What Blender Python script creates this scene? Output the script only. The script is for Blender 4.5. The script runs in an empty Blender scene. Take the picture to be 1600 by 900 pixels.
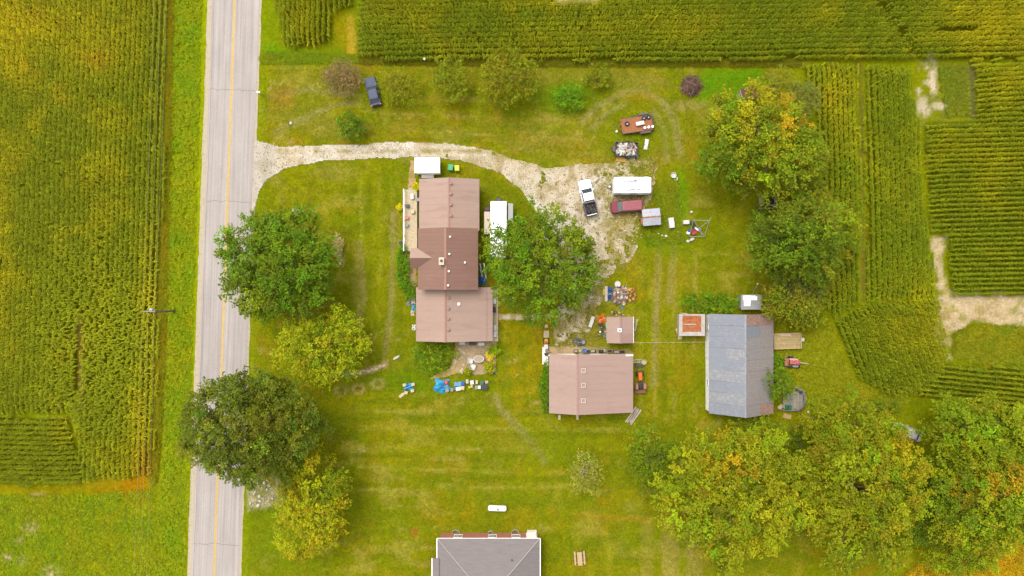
import bpy, math, random
import numpy as np
from mathutils import Vector, Matrix

scene = bpy.context.scene
R = math.radians
# ------------------------------------------------------------------ camera, sky, sun, exposure
HC = 106.7                                   # height of the camera over the lawn, metres
cam_d = bpy.data.cameras.new('camera'); cam = bpy.data.objects.new('camera', cam_d)
scene.collection.objects.link(cam); scene.camera = cam
cam.location = (0, 0, HC); cam.rotation_euler = (0, 0, 0)
cam_d.sensor_width = 36.0; cam_d.lens = 36.0 * HC / 160.0
cam_d.clip_start = 1.0; cam_d.clip_end = 6000.0

SUN_EL, SUN_AZ = 62.0, 128.0                 # elevation; direction to the sun, degrees ccw from +X
world = bpy.data.worlds.new('World'); scene.world = world; world.use_nodes = True
wn = world.node_tree.nodes; wl = world.node_tree.links; wn.clear()
w_out = wn.new('ShaderNodeOutputWorld'); w_bg = wn.new('ShaderNodeBackground'); w_sky = wn.new('ShaderNodeTexSky')
w_hsv = wn.new('ShaderNodeHueSaturation'); w_hsv.inputs['Saturation'].default_value = 0.12
w_sky.sky_type = 'NISHITA'; w_sky.sun_disc = False
w_sky.sun_elevation = R(SUN_EL); w_sky.sun_rotation = R(90.0 - SUN_AZ)
w_sky.air_density = 1.0; w_sky.dust_density = 3.0; w_sky.ozone_density = 1.0
w_bg.inputs['Strength'].default_value = 0.125
wl.new(w_sky.outputs[0], w_hsv.inputs['Color']); wl.new(w_hsv.outputs[0], w_bg.inputs[0]); wl.new(w_bg.outputs[0], w_out.inputs[0])

sun_d = bpy.data.lights.new('sun', 'SUN'); sun = bpy.data.objects.new('sun', sun_d); scene.collection.objects.link(sun)
sun_d.energy = 1.15; sun_d.angle = R(36.0); sun_d.color = (1.0, 0.95, 0.86)
_d = Vector((math.cos(R(SUN_EL)) * math.cos(R(SUN_AZ)), math.cos(R(SUN_EL)) * math.sin(R(SUN_AZ)), math.sin(R(SUN_EL))))
sun.rotation_euler = _d.to_track_quat('Z', 'Y').to_euler(); sun.location = _d * 300

scene.view_settings.view_transform = 'Standard'; scene.view_settings.look = 'None'
scene.view_settings.gamma = 1.0; scene.view_settings.use_curve_mapping = False
scene.view_settings.exposure = 1.33
scene.cycles.max_bounces = 6; scene.cycles.transparent_max_bounces = 4

# ------------------------------------------------------------------ helpers
COL = scene.collection
K = 0.5                                      # base colour that a surface needs to read as a given photographed colour
def lin(c):
    c = c / 255.0
    return c / 12.92 if c <= 0.04045 else ((c + 0.055) / 1.055) ** 2.4
def C(r, g, b, k=None):
    k = K if k is None else k
    return tuple(min(0.82, max(0.002, lin(x) * k)) for x in (r, g, b))
def P(px, py, h=0.0):                        # survey point: decimetres on the plan -> metres, for something h metres high
    s = (HC - h) / HC
    return Vector(((px - 800) / 10.0 * s, (450 - py) / 10.0 * s, 0.0))

_rng = np.random.default_rng(7)
_tab = _rng.random((256, 256))
def vnoise(x, y, scale, seed=0):
    x = np.asarray(x, float) / scale + seed * 17.31; y = np.asarray(y, float) / scale + seed * 41.77
    xi = np.floor(x).astype(int); yi = np.floor(y).astype(int); fx = x - xi; fy = y - yi
    fx = fx * fx * (3 - 2 * fx); fy = fy * fy * (3 - 2 * fy)
    g = lambda a, b: _tab[a & 255, b & 255]
    return (g(xi, yi) * (1 - fx) + g(xi + 1, yi) * fx) * (1 - fy) + (g(xi, yi + 1) * (1 - fx) + g(xi + 1, yi + 1) * fx) * fy
def fbm(x, y, scale, seed=0, o=3):
    t = 0; a = 1; n = 0
    for i in range(o):
        t = t + a * vnoise(x, y, scale / 2 ** i, seed + i * 3.7); n += a; a *= 0.55
    return t / n
def sstep(a, b, x):
    t = np.clip((x - a) / (b - a), 0, 1); return t * t * (3 - 2 * t)
def poly_sd(U, V, poly):                     # signed distance, negative inside
    U = np.asarray(U, float); V = np.asarray(V, float)
    d = np.full(U.shape, 1e18); ins = np.zeros(U.shape, bool); n = len(poly)
    for i in range(n):
        ax, ay = poly[i]; bx, by = poly[(i + 1) % n]
        ex, ey = bx - ax, by - ay
        t = np.clip(((U - ax) * ex + (V - ay) * ey) / (ex * ex + ey * ey + 1e-12), 0, 1)
        d = np.minimum(d, (U - ax - t * ex) ** 2 + (V - ay - t * ey) ** 2)
        if ay != by:
            c = ((ay > V) != (by > V)) & (U < (bx - ax) * (V - ay) / (by - ay) + ax)
            ins ^= c
    return np.where(ins, -1, 1) * np.sqrt(d)

def tag(o, label=None, cat=None, group=None, kind=None):
    if label: o['label'] = label
    if cat: o['category'] = cat
    if group: o['group'] = group
    if kind: o['kind'] = kind
    return o
def np_mesh(name, verts, tris, mat, cols=None, parent=None, quads=None, smooth=False):
    me = bpy.data.meshes.new(name)
    verts = np.asarray(verts, np.float32)
    me.vertices.add(len(verts)); me.vertices.foreach_set('co', verts.ravel())
    f = np.asarray(tris if quads is None else quads, np.int32); k = f.shape[1]
    me.loops.add(f.size); me.polygons.add(len(f))
    me.loops.foreach_set('vertex_index', f.ravel())
    me.polygons.foreach_set('loop_start', np.arange(len(f), dtype=np.int32) * k)
    me.polygons.foreach_set('loop_total', np.full(len(f), k, np.int32))
    if smooth: me.polygons.foreach_set('use_smooth', np.ones(len(f), bool))
    if cols is not None:
        a = me.attributes.new('Col', 'FLOAT_COLOR', 'POINT')
        c4 = np.ones((len(verts), 4), np.float32); c4[:, :3] = np.clip(cols, 0.001, 0.85); a.data.foreach_set('color', c4.ravel())
    me.update(calc_edges=True); me.validate()
    o = bpy.data.objects.new(name, me); COL.objects.link(o)
    if mat: me.materials.append(mat)
    if parent: o.parent = parent
    return o

# ------------------------------------------------------------------ materials
MATS = {}
def nodes_mat(name):
    m = bpy.data.materials.new(name); m.use_nodes = True
    nt = m.node_tree; b = nt.nodes['Principled BSDF']
    return m, nt, b
def _noise(nt, scale, detail=4, coord='Object', vec=None, rough=0.6):
    tc = nt.nodes.new('ShaderNodeTexCoord'); n = nt.nodes.new('ShaderNodeTexNoise')
    n.inputs['Scale'].default_value = scale; n.inputs['Detail'].default_value = detail; n.inputs['Roughness'].default_value = rough
    if vec:
        mp = nt.nodes.new('ShaderNodeMapping'); mp.inputs['Scale'].default_value = vec
        nt.links.new(tc.outputs[coord], mp.inputs[0]); nt.links.new(mp.outputs[0], n.inputs['Vector'])
    else: nt.links.new(tc.outputs[coord], n.inputs['Vector'])
    return n
def _range(nt, src, a, b, lo, hi):
    r = nt.nodes.new('ShaderNodeMapRange'); r.inputs[1].default_value = a; r.inputs[2].default_value = b
    r.inputs[3].default_value = lo; r.inputs[4].default_value = hi; nt.links.new(src, r.inputs[0]); return r.outputs[0]
def _scale_col(nt, col, fac):
    v = nt.nodes.new('ShaderNodeVectorMath'); v.operation = 'SCALE'; nt.links.new(col, v.inputs[0]); nt.links.new(fac, v.inputs['Scale']); return v.outputs[0]
def _mul(nt, a, b):
    v = nt.nodes.new('ShaderNodeMath'); v.operation = 'MULTIPLY'; nt.links.new(a, v.inputs[0]); nt.links.new(b, v.inputs[1]); return v.outputs[0]
def _mix(nt, fac, a, b):
    v = nt.nodes.new('ShaderNodeMix'); v.data_type = 'RGBA'; nt.links.new(fac, v.inputs[0])
    for s, i in ((a, 6), (b, 7)):
        if isinstance(s, tuple): v.inputs[i].default_value = (*s, 1)
        else: nt.links.new(s, v.inputs[i])
    return v.outputs[2]
def _bump(nt, b, src, strength, dist):
    bp = nt.nodes.new('ShaderNodeBump'); bp.inputs['Strength'].default_value = strength; bp.inputs['Distance'].default_value = dist
    nt.links.new(src, bp.inputs['Height']); nt.links.new(bp.outputs[0], b.inputs['Normal'])
def mk(name, rgb, rough=0.6, metal=0.0, var=0.16, scale=3.0, stain=None, stain_amt=0.0, spec=0.4, coat=0.0, vec=None):
    """paint / plastic / wood with uneven tone, faint relief and optional stains of a second colour"""
    if name in MATS: return MATS[name]
    m, nt, b = nodes_mat(name)
    n = _noise(nt, scale, 5, vec=vec); n2 = _noise(nt, scale * 7.3, 3)
    base = nt.nodes.new('ShaderNodeRGB'); base.outputs[0].default_value = (*rgb, 1)
    f = _mul(nt, _range(nt, n.outputs['Fac'], 0.3, 0.7, 1 - var, 1 + var), _range(nt, n2.outputs['Fac'], 0.3, 0.7, 1 - var * 0.6, 1 + var * 0.6))
    col = _scale_col(nt, base.outputs[0], f)
    if stain:
        s = _noise(nt, scale * 1.7, 6, vec=vec)
        col = _mix(nt, _range(nt, s.outputs['Fac'], 0.62 - stain_amt * 0.3, 0.72 - stain_amt * 0.25, 0.0, 0.85), col, stain)
    nt.links.new(col, b.inputs['Base Color'])
    b.inputs['Roughness'].default_value = rough; b.inputs['Metallic'].default_value = metal
    b.inputs['Specular IOR Level'].default_value = spec; b.inputs['Coat Weight'].default_value = coat
    _bump(nt, b, n2.outputs['Fac'], 0.15, 0.02)
    MATS[name] = m; return m
def mk_vcol(name, rough=0.8, trans=0.0, fine=((3.0, 0.2), (14.0, 0.25)), bump=0.3, bdist=0.05, spec=0.2):
    m, nt, b = nodes_mat(name)
    at = nt.nodes.new('ShaderNodeAttribute'); at.attribute_name = 'Col'
    col = at.outputs['Color']; last = None; f = None
    for sc, am in fine:
        n = _noise(nt, sc, 4); r = _range(nt, n.outputs['Fac'], 0.28, 0.72, 1 - am, 1 + am); last = n.outputs['Fac']
        f = r if f is None else _mul(nt, f, r)
    if f is not None: col = _scale_col(nt, col, f)
    nt.links.new(col, b.inputs['Base Color']); b.inputs['Roughness'].default_value = rough
    b.inputs['Specular IOR Level'].default_value = spec
    if last is not None and bump: _bump(nt, b, last, bump, bdist)
    if trans:
        t = nt.nodes.new('ShaderNodeBsdfTranslucent'); nt.links.new(col, t.inputs['Color'])
        mx = nt.nodes.new('ShaderNodeMixShader'); mx.inputs[0].default_value = trans
        nt.links.new(b.outputs[0], mx.inputs[1]); nt.links.new(t.outputs[0], mx.inputs[2])
        nt.links.new(mx.outputs[0], nt.nodes['Material Output'].inputs['Surface'])
    MATS[name] = m; return m
M_GROUND = mk_vcol('ground_cover', 0.95, fine=((0.7, 0.10), (2.4, 0.22), (8.0, 0.30)), bump=0.7, bdist=0.12, spec=0.0)
def _straw():
    nt = M_GROUND.node_tree; b = nt.nodes['Principled BSDF']; src = b.inputs['Base Color'].links[0].from_socket
    n = _noise(nt, 1.3, 8, rough=.75); n2 = _noise(nt, 2.2, 6, rough=.7, vec=(1.0, .35, 1)); n3 = _noise(nt, 2.0, 6, rough=.7, vec=(.3, 1.0, 1))
    def tint(c, rgb): 
        v = nt.nodes.new('ShaderNodeVectorMath'); v.operation = 'MULTIPLY'; nt.links.new(c, v.inputs[0]); v.inputs[1].default_value = rgb; return v.outputs[0]
    c = _mix(nt, _range(nt, n.outputs['Fac'], .52, .68, 0, .8), src, tint(src, (1.35, 1.12, 2.2)))
    c = _mix(nt, _range(nt, n2.outputs['Fac'], .55, .7, 0, .6), c, tint(c, (.74, .86, .8))); c = _mix(nt, _range(nt, n3.outputs['Fac'], .56, .7, 0, .6), c, tint(c, (1.22, 1.16, 1.6)))
    nt.links.new(c, b.inputs['Base Color'])
_straw()
M_GRAVEL = mk_vcol('gravel', 0.9, fine=((1.2, 0.10), (6.0, 0.16), (17.0, 0.22)), bump=0.5, bdist=0.04, spec=0.1)
M_LEAF = mk_vcol('leaves', 0.6, trans=0.22, fine=(), bump=0, spec=0.12)
M_CORN = mk_vcol('corn_leaves', 0.65, trans=0.2, fine=(), bump=0, spec=0.12)
M_BARK = mk('bark', (0.13, 0.10, 0.065), 0.9, var=0.35, scale=4)
M_GLASS = mk('dark_glass', (0.03, 0.04, 0.045), 0.08, var=0.05, spec=0.6)
M_RUBBER = mk('rubber', (0.02, 0.02, 0.022), 0.8, var=0.2)
M_STEEL = mk('galvanised_steel', (0.42, 0.43, 0.43), 0.45, 0.6, var=0.2, scale=5)
M_WHITE = mk('white_paint', (0.78, 0.78, 0.76), 0.45, var=0.06, stain=(0.45, 0.43, 0.38), stain_amt=0.1)
M_TRIM = mk('white_trim', (0.7, 0.69, 0.66), 0.5, var=0.1)
M_DARK = mk('dark_metal', (0.045, 0.045, 0.05), 0.5, 0.3, var=0.25)
M_WOOD = mk('weathered_wood', (0.30, 0.25, 0.18), 0.85, var=0.25, scale=5)
M_TAN = mk('tan_boards', (0.40, 0.32, 0.20), 0.8, var=0.22, scale=4)
M_RUST = mk('rust', (0.27, 0.11, 0.05), 0.9, var=0.35, scale=3, stain=(0.14, 0.06, 0.035), stain_amt=0.4)
M_STONE = mk('pale_stone', (0.42, 0.39, 0.33), 0.9, var=0.25, scale=2.5)
M_CONC = mk('concrete', (0.36, 0.31, 0.24), 0.9, var=0.18, scale=1.4, stain=(0.2, 0.17, 0.11), stain_amt=0.2)

# ------------------------------------------------------------------ mesh builder
class MB:
    def __init__(s): s.v = []; s.f = []
    def add(s, v, f):
        n = len(s.v); s.v += [tuple(p) for p in v]; s.f += [tuple(i + n for i in q) for q in f]; return s
    def box(s, cx, cy, z0, sx, sy, sz, rz=0.0, taper=1.0):
        c, n = math.cos(rz), math.sin(rz); v = []
        for k, z in ((1.0, z0), (taper, z0 + sz)):
            for x, y in ((-1, -1), (1, -1), (1, 1), (-1, 1)):
                a, b = x * sx / 2 * k, y * sy / 2 * k; v.append((cx + a * c - b * n, cy + a * n + b * c, z))
        return s.add(v, [(3, 2, 1, 0), (4, 5, 6, 7), (0, 1, 5, 4), (1, 2, 6, 5), (2, 3, 7, 6), (3, 0, 4, 7)])
    def loft(s, secs, cap=True):
        n = len(secs[0]); v = [p for q in secs for p in q]; f = []
        for i in range(len(secs) - 1):
            for j in range(n):
                k = (j + 1) % n; f.append((i * n + j, i * n + k, (i + 1) * n + k, (i + 1) * n + j))
        if cap: f.append(tuple(range(n - 1, -1, -1))); f.append(tuple((len(secs) - 1) * n + j for j in range(n)))
        return s.add(v, f)
    def lathe(s, prof, cx=0, cy=0, n=14, cap=True):
        return s.loft([[(cx + r * math.cos(2 * math.pi * j / n), cy + r * math.sin(2 * math.pi * j / n), z) for j in range(n)] for r, z in prof], cap)
    def tube(s, path, r, n=6):
        path = [Vector(p) for p in path]; secs = []
        rr = r if isinstance(r, (list, tuple)) else [r] * len(path)
        for i, p in enumerate(path):
            t = (path[min(i + 1, len(path) - 1)] - path[max(i - 1, 0)]).normalized()
            a = t.cross(Vector((0, 0, 1)) if abs(t.z) < 0.95 else Vector((1, 0, 0))).normalized(); b = a.cross(t)
            secs.append([p + (a * math.cos(2 * math.pi * j / n) + b * math.sin(2 * math.pi * j / n)) * rr[i] for j in range(n)])
        return s.loft(secs)
    def torus(s, c, Rr, r, axis='z', n=16, m=8):
        v = []; f = []
        for i in range(n):
            a = 2 * math.pi * i / n
            for j in range(m):
                b = 2 * math.pi * j / m; q = Rr + r * math.cos(b); x, y, z = q * math.cos(a), q * math.sin(a), r * math.sin(b)
                x, y, z = (x, y, z) if axis == 'z' else ((z, x, y) if axis == 'x' else (x, z, y))
                v.append((c[0] + x, c[1] + y, c[2] + z))
        for i in range(n):
            for j in range(m):
                f.append((i * m + j, ((i + 1) % n) * m + j, ((i + 1) % n) * m + (j + 1) % m, i * m + (j + 1) % m))
        return s.add(v, f)
    def slab(s, pts, t):                     # plate: polygon pts (3D), thickened downwards
        n = len(pts); v = [tuple(p) for p in pts] + [(p[0], p[1], p[2] - t) for p in pts]
        return s.add(v, [tuple(range(n)), tuple(range(2 * n - 1, n - 1, -1))] + [(i, n + i, n + (i + 1) % n, (i + 1) % n) for i in range(n)])
    def prism(s, poly, z0, z1): return s.loft([[(x, y, z0) for x, y in poly], [(x, y, z1) for x, y in poly]])
    def extr_y(s, poly, y0, y1): return s.loft([[(x, y0, z) for x, z in poly], [(x, y1, z) for x, z in poly]])
    def extr_x(s, poly, x0, x1): return s.loft([[(x0, y, z) for y, z in poly], [(x1, y, z) for y, z in poly]])
    def build(s, name, mat, parent=None, smooth=False, bevel=0.0):
        me = bpy.data.meshes.new(name); me.from_pydata(s.v, [], s.f); me.materials.append(mat)
        import bmesh
        bm = bmesh.new(); bm.from_mesh(me); bmesh.ops.recalc_face_normals(bm, faces=bm.faces)
        if bevel: bmesh.ops.bevel(bm, geom=[e for e in bm.edges if e.calc_face_angle(0) > 0.6], offset=bevel, segments=2, affect='EDGES')
        bm.to_mesh(me); bm.free()
        if smooth:
            me.polygons.foreach_set('use_smooth', [True] * len(me.polygons))
        o = bpy.data.objects.new(name, me); COL.objects.link(o)
        if parent: o.parent = parent
        return o
def rrect(x0, x1, y0, y1, r, z, n=4):
    out = []
    for cx, cy, a0 in ((x1 - r, y1 - r, 0), (x0 + r, y1 - r, 90), (x0 + r, y0 + r, 180), (x1 - r, y0 + r, 270)):
        for i in range(n):
            a = R(a0 + 90 * i / (n - 1)); out.append((cx + r * math.cos(a), cy + r * math.sin(a), z))
    return out
def thing(name, label, cat, loc, rz=0.0, group=None):
    o = bpy.data.objects.new(name, None); COL.objects.link(o)
    o.empty_display_size = 0.3; o.location = loc; o.rotation_euler = (0, 0, rz)
    return tag(o, label, cat, group)
def at(px, py, h=0.0, z=0.0):
    p = P(px, py, h); p.z = z; return p

# ================================================================== SETTING
def road_x(py): return 367.0 - 32.5 * py / 900.0       # centre line on the plan
ROAD_ANG = math.atan2(32.5, 900.0)

CORN = []    # (polygon on the plan, row angle in degrees from +X, plant height)
CORN.append(('west_rows', [(-260, -160), (268, -160), (265, 0), (257, 300), (249, 600), (240, 745), (215, 748), (128, 752), (122, 690), (112, 646), (-260, 643)], 90 - math.degrees(ROAD_ANG), 1.45))
CORN.append(('west_headland', [(-260, 646), (110, 649), (119, 692), (140, 735), (130, 757), (-260, 762)], -1.0, 2.0))
CORN.append(('north_block', [(431, -160), (548, -160), (556, 14), (522, 22), (518, 66), (492, 76), (446, 76), (436, 40)], 90 - math.degrees(ROAD_ANG), 2.3))
CORN.append(('north_rows', [(566, -160), (1860, -160), (1860, 97), (1258, 96), (900, 99), (700, 97), (556, 93), (556, 40), (562, 12)], 0.8, 2.4))
CORN.append(('east_rows', [(1252, 102), (1338, 102), (1343, 300), (1346, 470), (1300, 500), (1285, 470), (1290, 430), (1318, 400), (1312, 330), (1285, 300), (1280, 220)], 91.5, 1.55))
CORN.append(('east_rows', [(1349, 104), (1416, 106), (1430, 170), (1440, 260), (1446, 340), (1462, 462), (1350, 470)], 91.5, 1.55))
CORN.append(('east_cross', [(1522, 100), (1860, 100), (1860, 462), (1482, 462), (1476, 372), (1452, 360), (1440, 190), (1520, 188)], 1.0, 2.3))
CORN.append(('east_cross', [(1300, 503), (1350, 472), (1464, 466), (1470, 520), (1476, 560), (1458, 596), (1430, 612), (1400, 622), (1370, 612), (1336, 590)], 112, 2.2))
CORN.append(('south_cross', [(1420, 576), (1476, 566), (1530, 570), (1860, 585), (1860, 668), (1600, 648), (1500, 625), (1432, 622)], -5.0, 2.1))
SOY = [(1395, 912), (1440, 876), (1500, 868), (1560, 842), (1640, 826), (1860, 820), (1860, 1010), (1380, 1010)]
CLEAR = [(1430, 97), (1516, 98), (1522, 186), (1446, 188), (1432, 150)]
SAND = [[(1466, 462), (1480, 458), (1560, 460), (1860, 462), (1860, 512), (1590, 514), (1520, 500), (1500, 520), (1488, 512), (1476, 540), (1490, 560), (1480, 562), (1468, 530)],
        [(1456, 372), (1474, 372), (1476, 452), (1466, 452)], [(862, -20), (945, -20), (930, 4), (868, 5)],
        [(1446, 100), (1453, 100), (1458, 128), (1464, 142), (1455, 144)]]

# ---- ground: one sheet out to the horizon, finer where the place is
def axis(a, b, step, far): 
    f = np.arange(a, b + 1e-6, step); return np.concatenate([[-far, -far * 0.5, -far * 0.25, a - 60, a - 20], f, [b + 20, b + 60, far * 0.25, far * 0.5, far]])
gx = axis(-104, 104, 0.4, 2500.0); gy = axis(-64, 64, 0.4, 2500.0)
GX, GY = np.meshgrid(gx, gy); U = 800 + GX * 10; V = 450 - GY * 10
def jit(s, a, seed): return (fbm(GX, GY, s, seed) - 0.5) * 2 * a
def warm(r, g, b):                                     # grass colours lean to yellow in late summer
    return (r + 0.6 * (g - r) if g > r else r, g, b * 0.35 if b < 40 and g >= r * .85 else b)
def lc(r, g, b): return np.array(C(*warm(r, g, b)))
col = np.zeros(GX.shape + (3,)); col[:] = lc(122, 140, 14)
def paint(mask, rgb, amt=1.0):
    global col
    m = np.clip(mask * amt, 0, 1)[..., None]; col = col * (1 - m) + lc(*rgb) * m
def paint_raw(mask, rgb, amt=1.0):
    global col
    m = np.clip(mask * amt, 0, 1)[..., None]; col = col * (1 - m) + np.array(C(*rgb)) * m
def blob(px, py, rx, ry, soft=0.35, seed=1, jitter=0.35):
    d = np.hypot((U - px) / rx, (V - py) / ry) + jit(3.0, jitter, seed); return 1 - sstep(1 - soft, 1 + soft, d)
def region(poly, soft=4.0, ja=6.0, js=2.5, seed=1): return 1 - sstep(-soft, soft, poly_sd(U, V, poly) + jit(js, ja, seed))
def line(pts, w, soft=3.0, ja=2.0, seed=1):
    d = np.full(U.shape, 1e9)
    for (ax, ay), (bx, by) in zip(pts[:-1], pts[1:]):
        ex, ey = bx - ax, by - ay; t = np.clip(((U - ax) * ex + (V - ay) * ey) / (ex * ex + ey * ey), 0, 1)
        d = np.minimum(d, np.hypot(U - ax - t * ex, V - ay - t * ey))
    return 1 - sstep(w - soft, w + soft, d + jit(2.0, ja, seed))
# lawn tone: broad light and dark stands of grass, dry patches
paint(sstep(0.45, 0.75, fbm(GX, GY, 14, 2)), (104, 134, 8), 0.8)
paint(sstep(0.5, 0.8, fbm(GX, GY, 9, 5)), (148, 148, 18), 0.75)
paint(sstep(0.58, 0.8, fbm(GX, GY, 4.5, 9)), (164, 138, 26), 0.6)
paint(sstep(0.56, 0.8, fbm(GX, GY, 2.2, 12)), (92, 126, 6), 0.6)
paint(sstep(0.62, 0.85, fbm(GX, GY, 1.6, 14)), (160, 152, 44), 0.55)
# the yard north of the drive is drier
ny = region([(405, 100), (1080, 104), (1090, 250), (960, 255), (800, 250), (640, 222), (410, 224)], 14, 14, 5, 3)
paint(ny * sstep(0.35, 0.7, fbm(GX, GY, 6, 21)), (152, 142, 16), 0.7)
paint(ny * sstep(0.55, 0.75, fbm(GX, GY, 3.2, 22)), (170, 134, 40), 0.55)
paint(ny * sstep(0.5, 0.8, vnoise(GX + 0.5 * GY, GY * 4, 5, 24)), (128, 132, 34), 0.5)
# mown stripes on the south lawn
sl = region([(400, 600), (1100, 600), (1260, 900), (1260, 1100), (380, 1100)], 25, 20, 8, 4)
paint(sl * sstep(0.5, 0.78, vnoise(GX * 0.12, GY, 1.7, 31)), (150, 146, 26), 0.55)
paint(sl * sstep(0.52, 0.8, vnoise(GX * 0.1, GY, 2.3, 33)), (96, 130, 6), 0.5)
paint(sl * sstep(0.6, 0.8, fbm(GX, GY, 2.6, 34)), (160, 134, 24), 0.45)
vs = region([(620, 260), (400, 310), (385, 600), (640, 600), (640, 300)], 15, 15, 6, 5)
paint(vs * sstep(0.55, 0.8, vnoise(GX, GY * 0.12, 1.5, 36)), (150, 152, 24), 0.5)
ey = region([(1000, 320), (1110, 330), (1105, 660), (1000, 660)], 12, 12, 5, 6)
paint(ey * sstep(0.5, 0.8, vnoise(GX, GY * 0.15, 1.6, 37)), (158, 142, 24), 0.6)
cy = region([(780, 505), (858, 505), (858, 640), (780, 640)], 6, 6, 3, 7)
paint(cy * sstep(0.5, 0.8, vnoise(GX, GY * 0.25, 1.3, 38)), (166, 146, 16), 0.6)
# mower passes and thin worn streaks over all the lawns
LW = region([(405, 102), (1240, 104), (1260, 620), (1270, 1000), (380, 1000), (398, 420)], 10, 8, 4, 90)
paint(LW * sstep(.60, .78, vnoise(GX * .35 + GY * .1, GY, 1.1, 91)) * sstep(.4, .7, fbm(GX, GY, 9, 92)), (172, 160, 60), .6)
paint(LW * sstep(.62, .8, vnoise(GX, GY * .3 + GX * .1, 1.0, 93)) * sstep(.4, .7, fbm(GX, GY, 8, 94)), (166, 158, 40), .55)
paint(LW * sstep(.6, .8, fbm(GX, GY, 1.1, 95, 4)), (86, 116, 4), .55)
paint(LW * sstep(.66, .82, fbm(GX, GY, 1.4, 96, 4)) * sstep(.45, .65, fbm(GX, GY, 12, 97)), (192, 172, 96), .7)
paint(ny * sstep(.45, .75, fbm(GX * .5 + GY, GY, 2.6, 98, 4)), (148, 140, 54), .5)
for k_, (yy, xa, xb_, dy) in enumerate(((628, 560, 860, -4), (641, 540, 980, 3), (655, 530, 1000, -6), (668, 560, 1010, 2), (684, 520, 990, -3), (698, 560, 900, 4), (713, 540, 1000, -2), (730, 560, 880, 5), (748, 540, 900, 0), (766, 560, 980, -4))):
    paint(line([(xa, yy), ((xa + xb_) / 2, yy + dy), (xb_, yy + dy * 2)], 2.4 if k_ % 2 else 3.4, 2.5, 2.5, 99 + k_) * sstep(.3, .6, fbm(GX, GY, 5, 110 + k_)), (172, 164, 58) if k_ % 2 else (92, 122, 4), .75)
for k_, xx in enumerate((548, 562, 578, 592, 606, 622)): paint(line([(xx, 270), (xx + 4, 400), (xx - 8, 560)], 2.2, 2, 2, 130 + k_) * sstep(.35, .6, fbm(GX, GY, 4, 140 + k_)), (166, 166, 50) if k_ % 2 else (96, 126, 4), .6)
for k_, xx in enumerate((1012, 1026, 1040, 1056, 1072, 1088)): paint(line([(xx, 390), (xx - 4, 500), (xx - 2, 650)], 2.6, 2, 2, 150 + k_) * sstep(.3, .6, fbm(GX, GY, 4, 160 + k_)), (176, 160, 64) if k_ % 2 else (98, 124, 4), .65)
for k_ in range(7): paint(line([(420 + 20 * k_, 210 - 14 * k_), (600 + 10 * k_, 214 - 12 * k_), (900 + 12 * k_, 232 - 14 * k_)], 2.2, 2, 3, 170 + k_) * sstep(.35, .6, fbm(GX, GY, 5, 180 + k_)), (176, 158, 66) if k_ % 2 else (110, 124, 10), .65)
# wheel tracks
for pts, w in (([(910, 190), (935, 165), (965, 150), (1000, 140), (1035, 158), (1055, 190), (1062, 240)], 5), ([(925, 200), (950, 175), (975, 163)], 5), ([(1022, 175), (1036, 200), (1042, 250)], 4),
               ([(1050, 320), (1052, 400), (1046, 470)], 5), ([(1030, 380), (1026, 470), (1022, 600)], 4), ([(775, 620), (782, 640), (830, 690), (850, 720)], 5), ([(1060, 165), (1100, 160)], 6),
               ([(430, 205), (520, 165), (560, 160)], 4), ([(420, 150), (480, 140), (560, 150)], 3), ([(560, 380), (568, 470), (560, 500)], 4), ([(615, 330), (612, 480), (600, 560)], 4)):
    paint(line(pts, w, 4, 3, 8), (160, 150, 80), 0.8)
# scorched and bare spots
for px, py, rx, ry, c, a in ((440, 150, 22, 18, (164, 130, 44), .7), (900, 525, 40, 30, (150, 132, 60), .7), (535, 118, 30, 22, (132, 112, 56), .6), (1080, 165, 24, 7, (170, 148, 70), .6), (1000, 150, 26, 10, (168, 140, 30), .5),
                             (1060, 300, 20, 24, (150, 130, 34), .5), (1070, 580, 16, 30, (166, 136, 20), .5), (700, 800, 50, 26, (160, 142, 24), .4), (560, 440, 10, 40, (160, 150, 70), .4), (640, 690, 60, 30, (150, 146, 30), .3),
                             (800, 690, 40, 14, (160, 138, 40), .45), (850, 530, 14, 60, (176, 140, 20), .5), (830, 585, 10, 40, (170, 144, 20), .5), (1270, 760, 20, 60, (170, 130, 40), .5), (520, 270, 34, 12, (156, 150, 60), .5),
                             (1165, 80, 30, 8, (110, 92, 40), 0.4), (1060, 430, 20, 20, (160, 146, 40), .4), (1330, 620, 24, 14, (150, 130, 40), .5), (648, 832, 5, 7, (180, 120, 40), .9)):
    paint(blob(px, py, rx, ry, 0.5, 40), c, a)
# stripes of an old garden plot, south
gp = region([(955, 806), (1110, 818), (1110, 960), (950, 960)], 10, 8, 3, 9)
paint(gp * sstep(0.35, 0.65, vnoise(GX, GY * 0.08, 1.25, 41)), (168, 154, 66), 0.75)
paint(line([(900, 805), (1010, 812), (1060, 822)], 4, 3, 2, 10), (172, 140, 30), 0.6)
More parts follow.
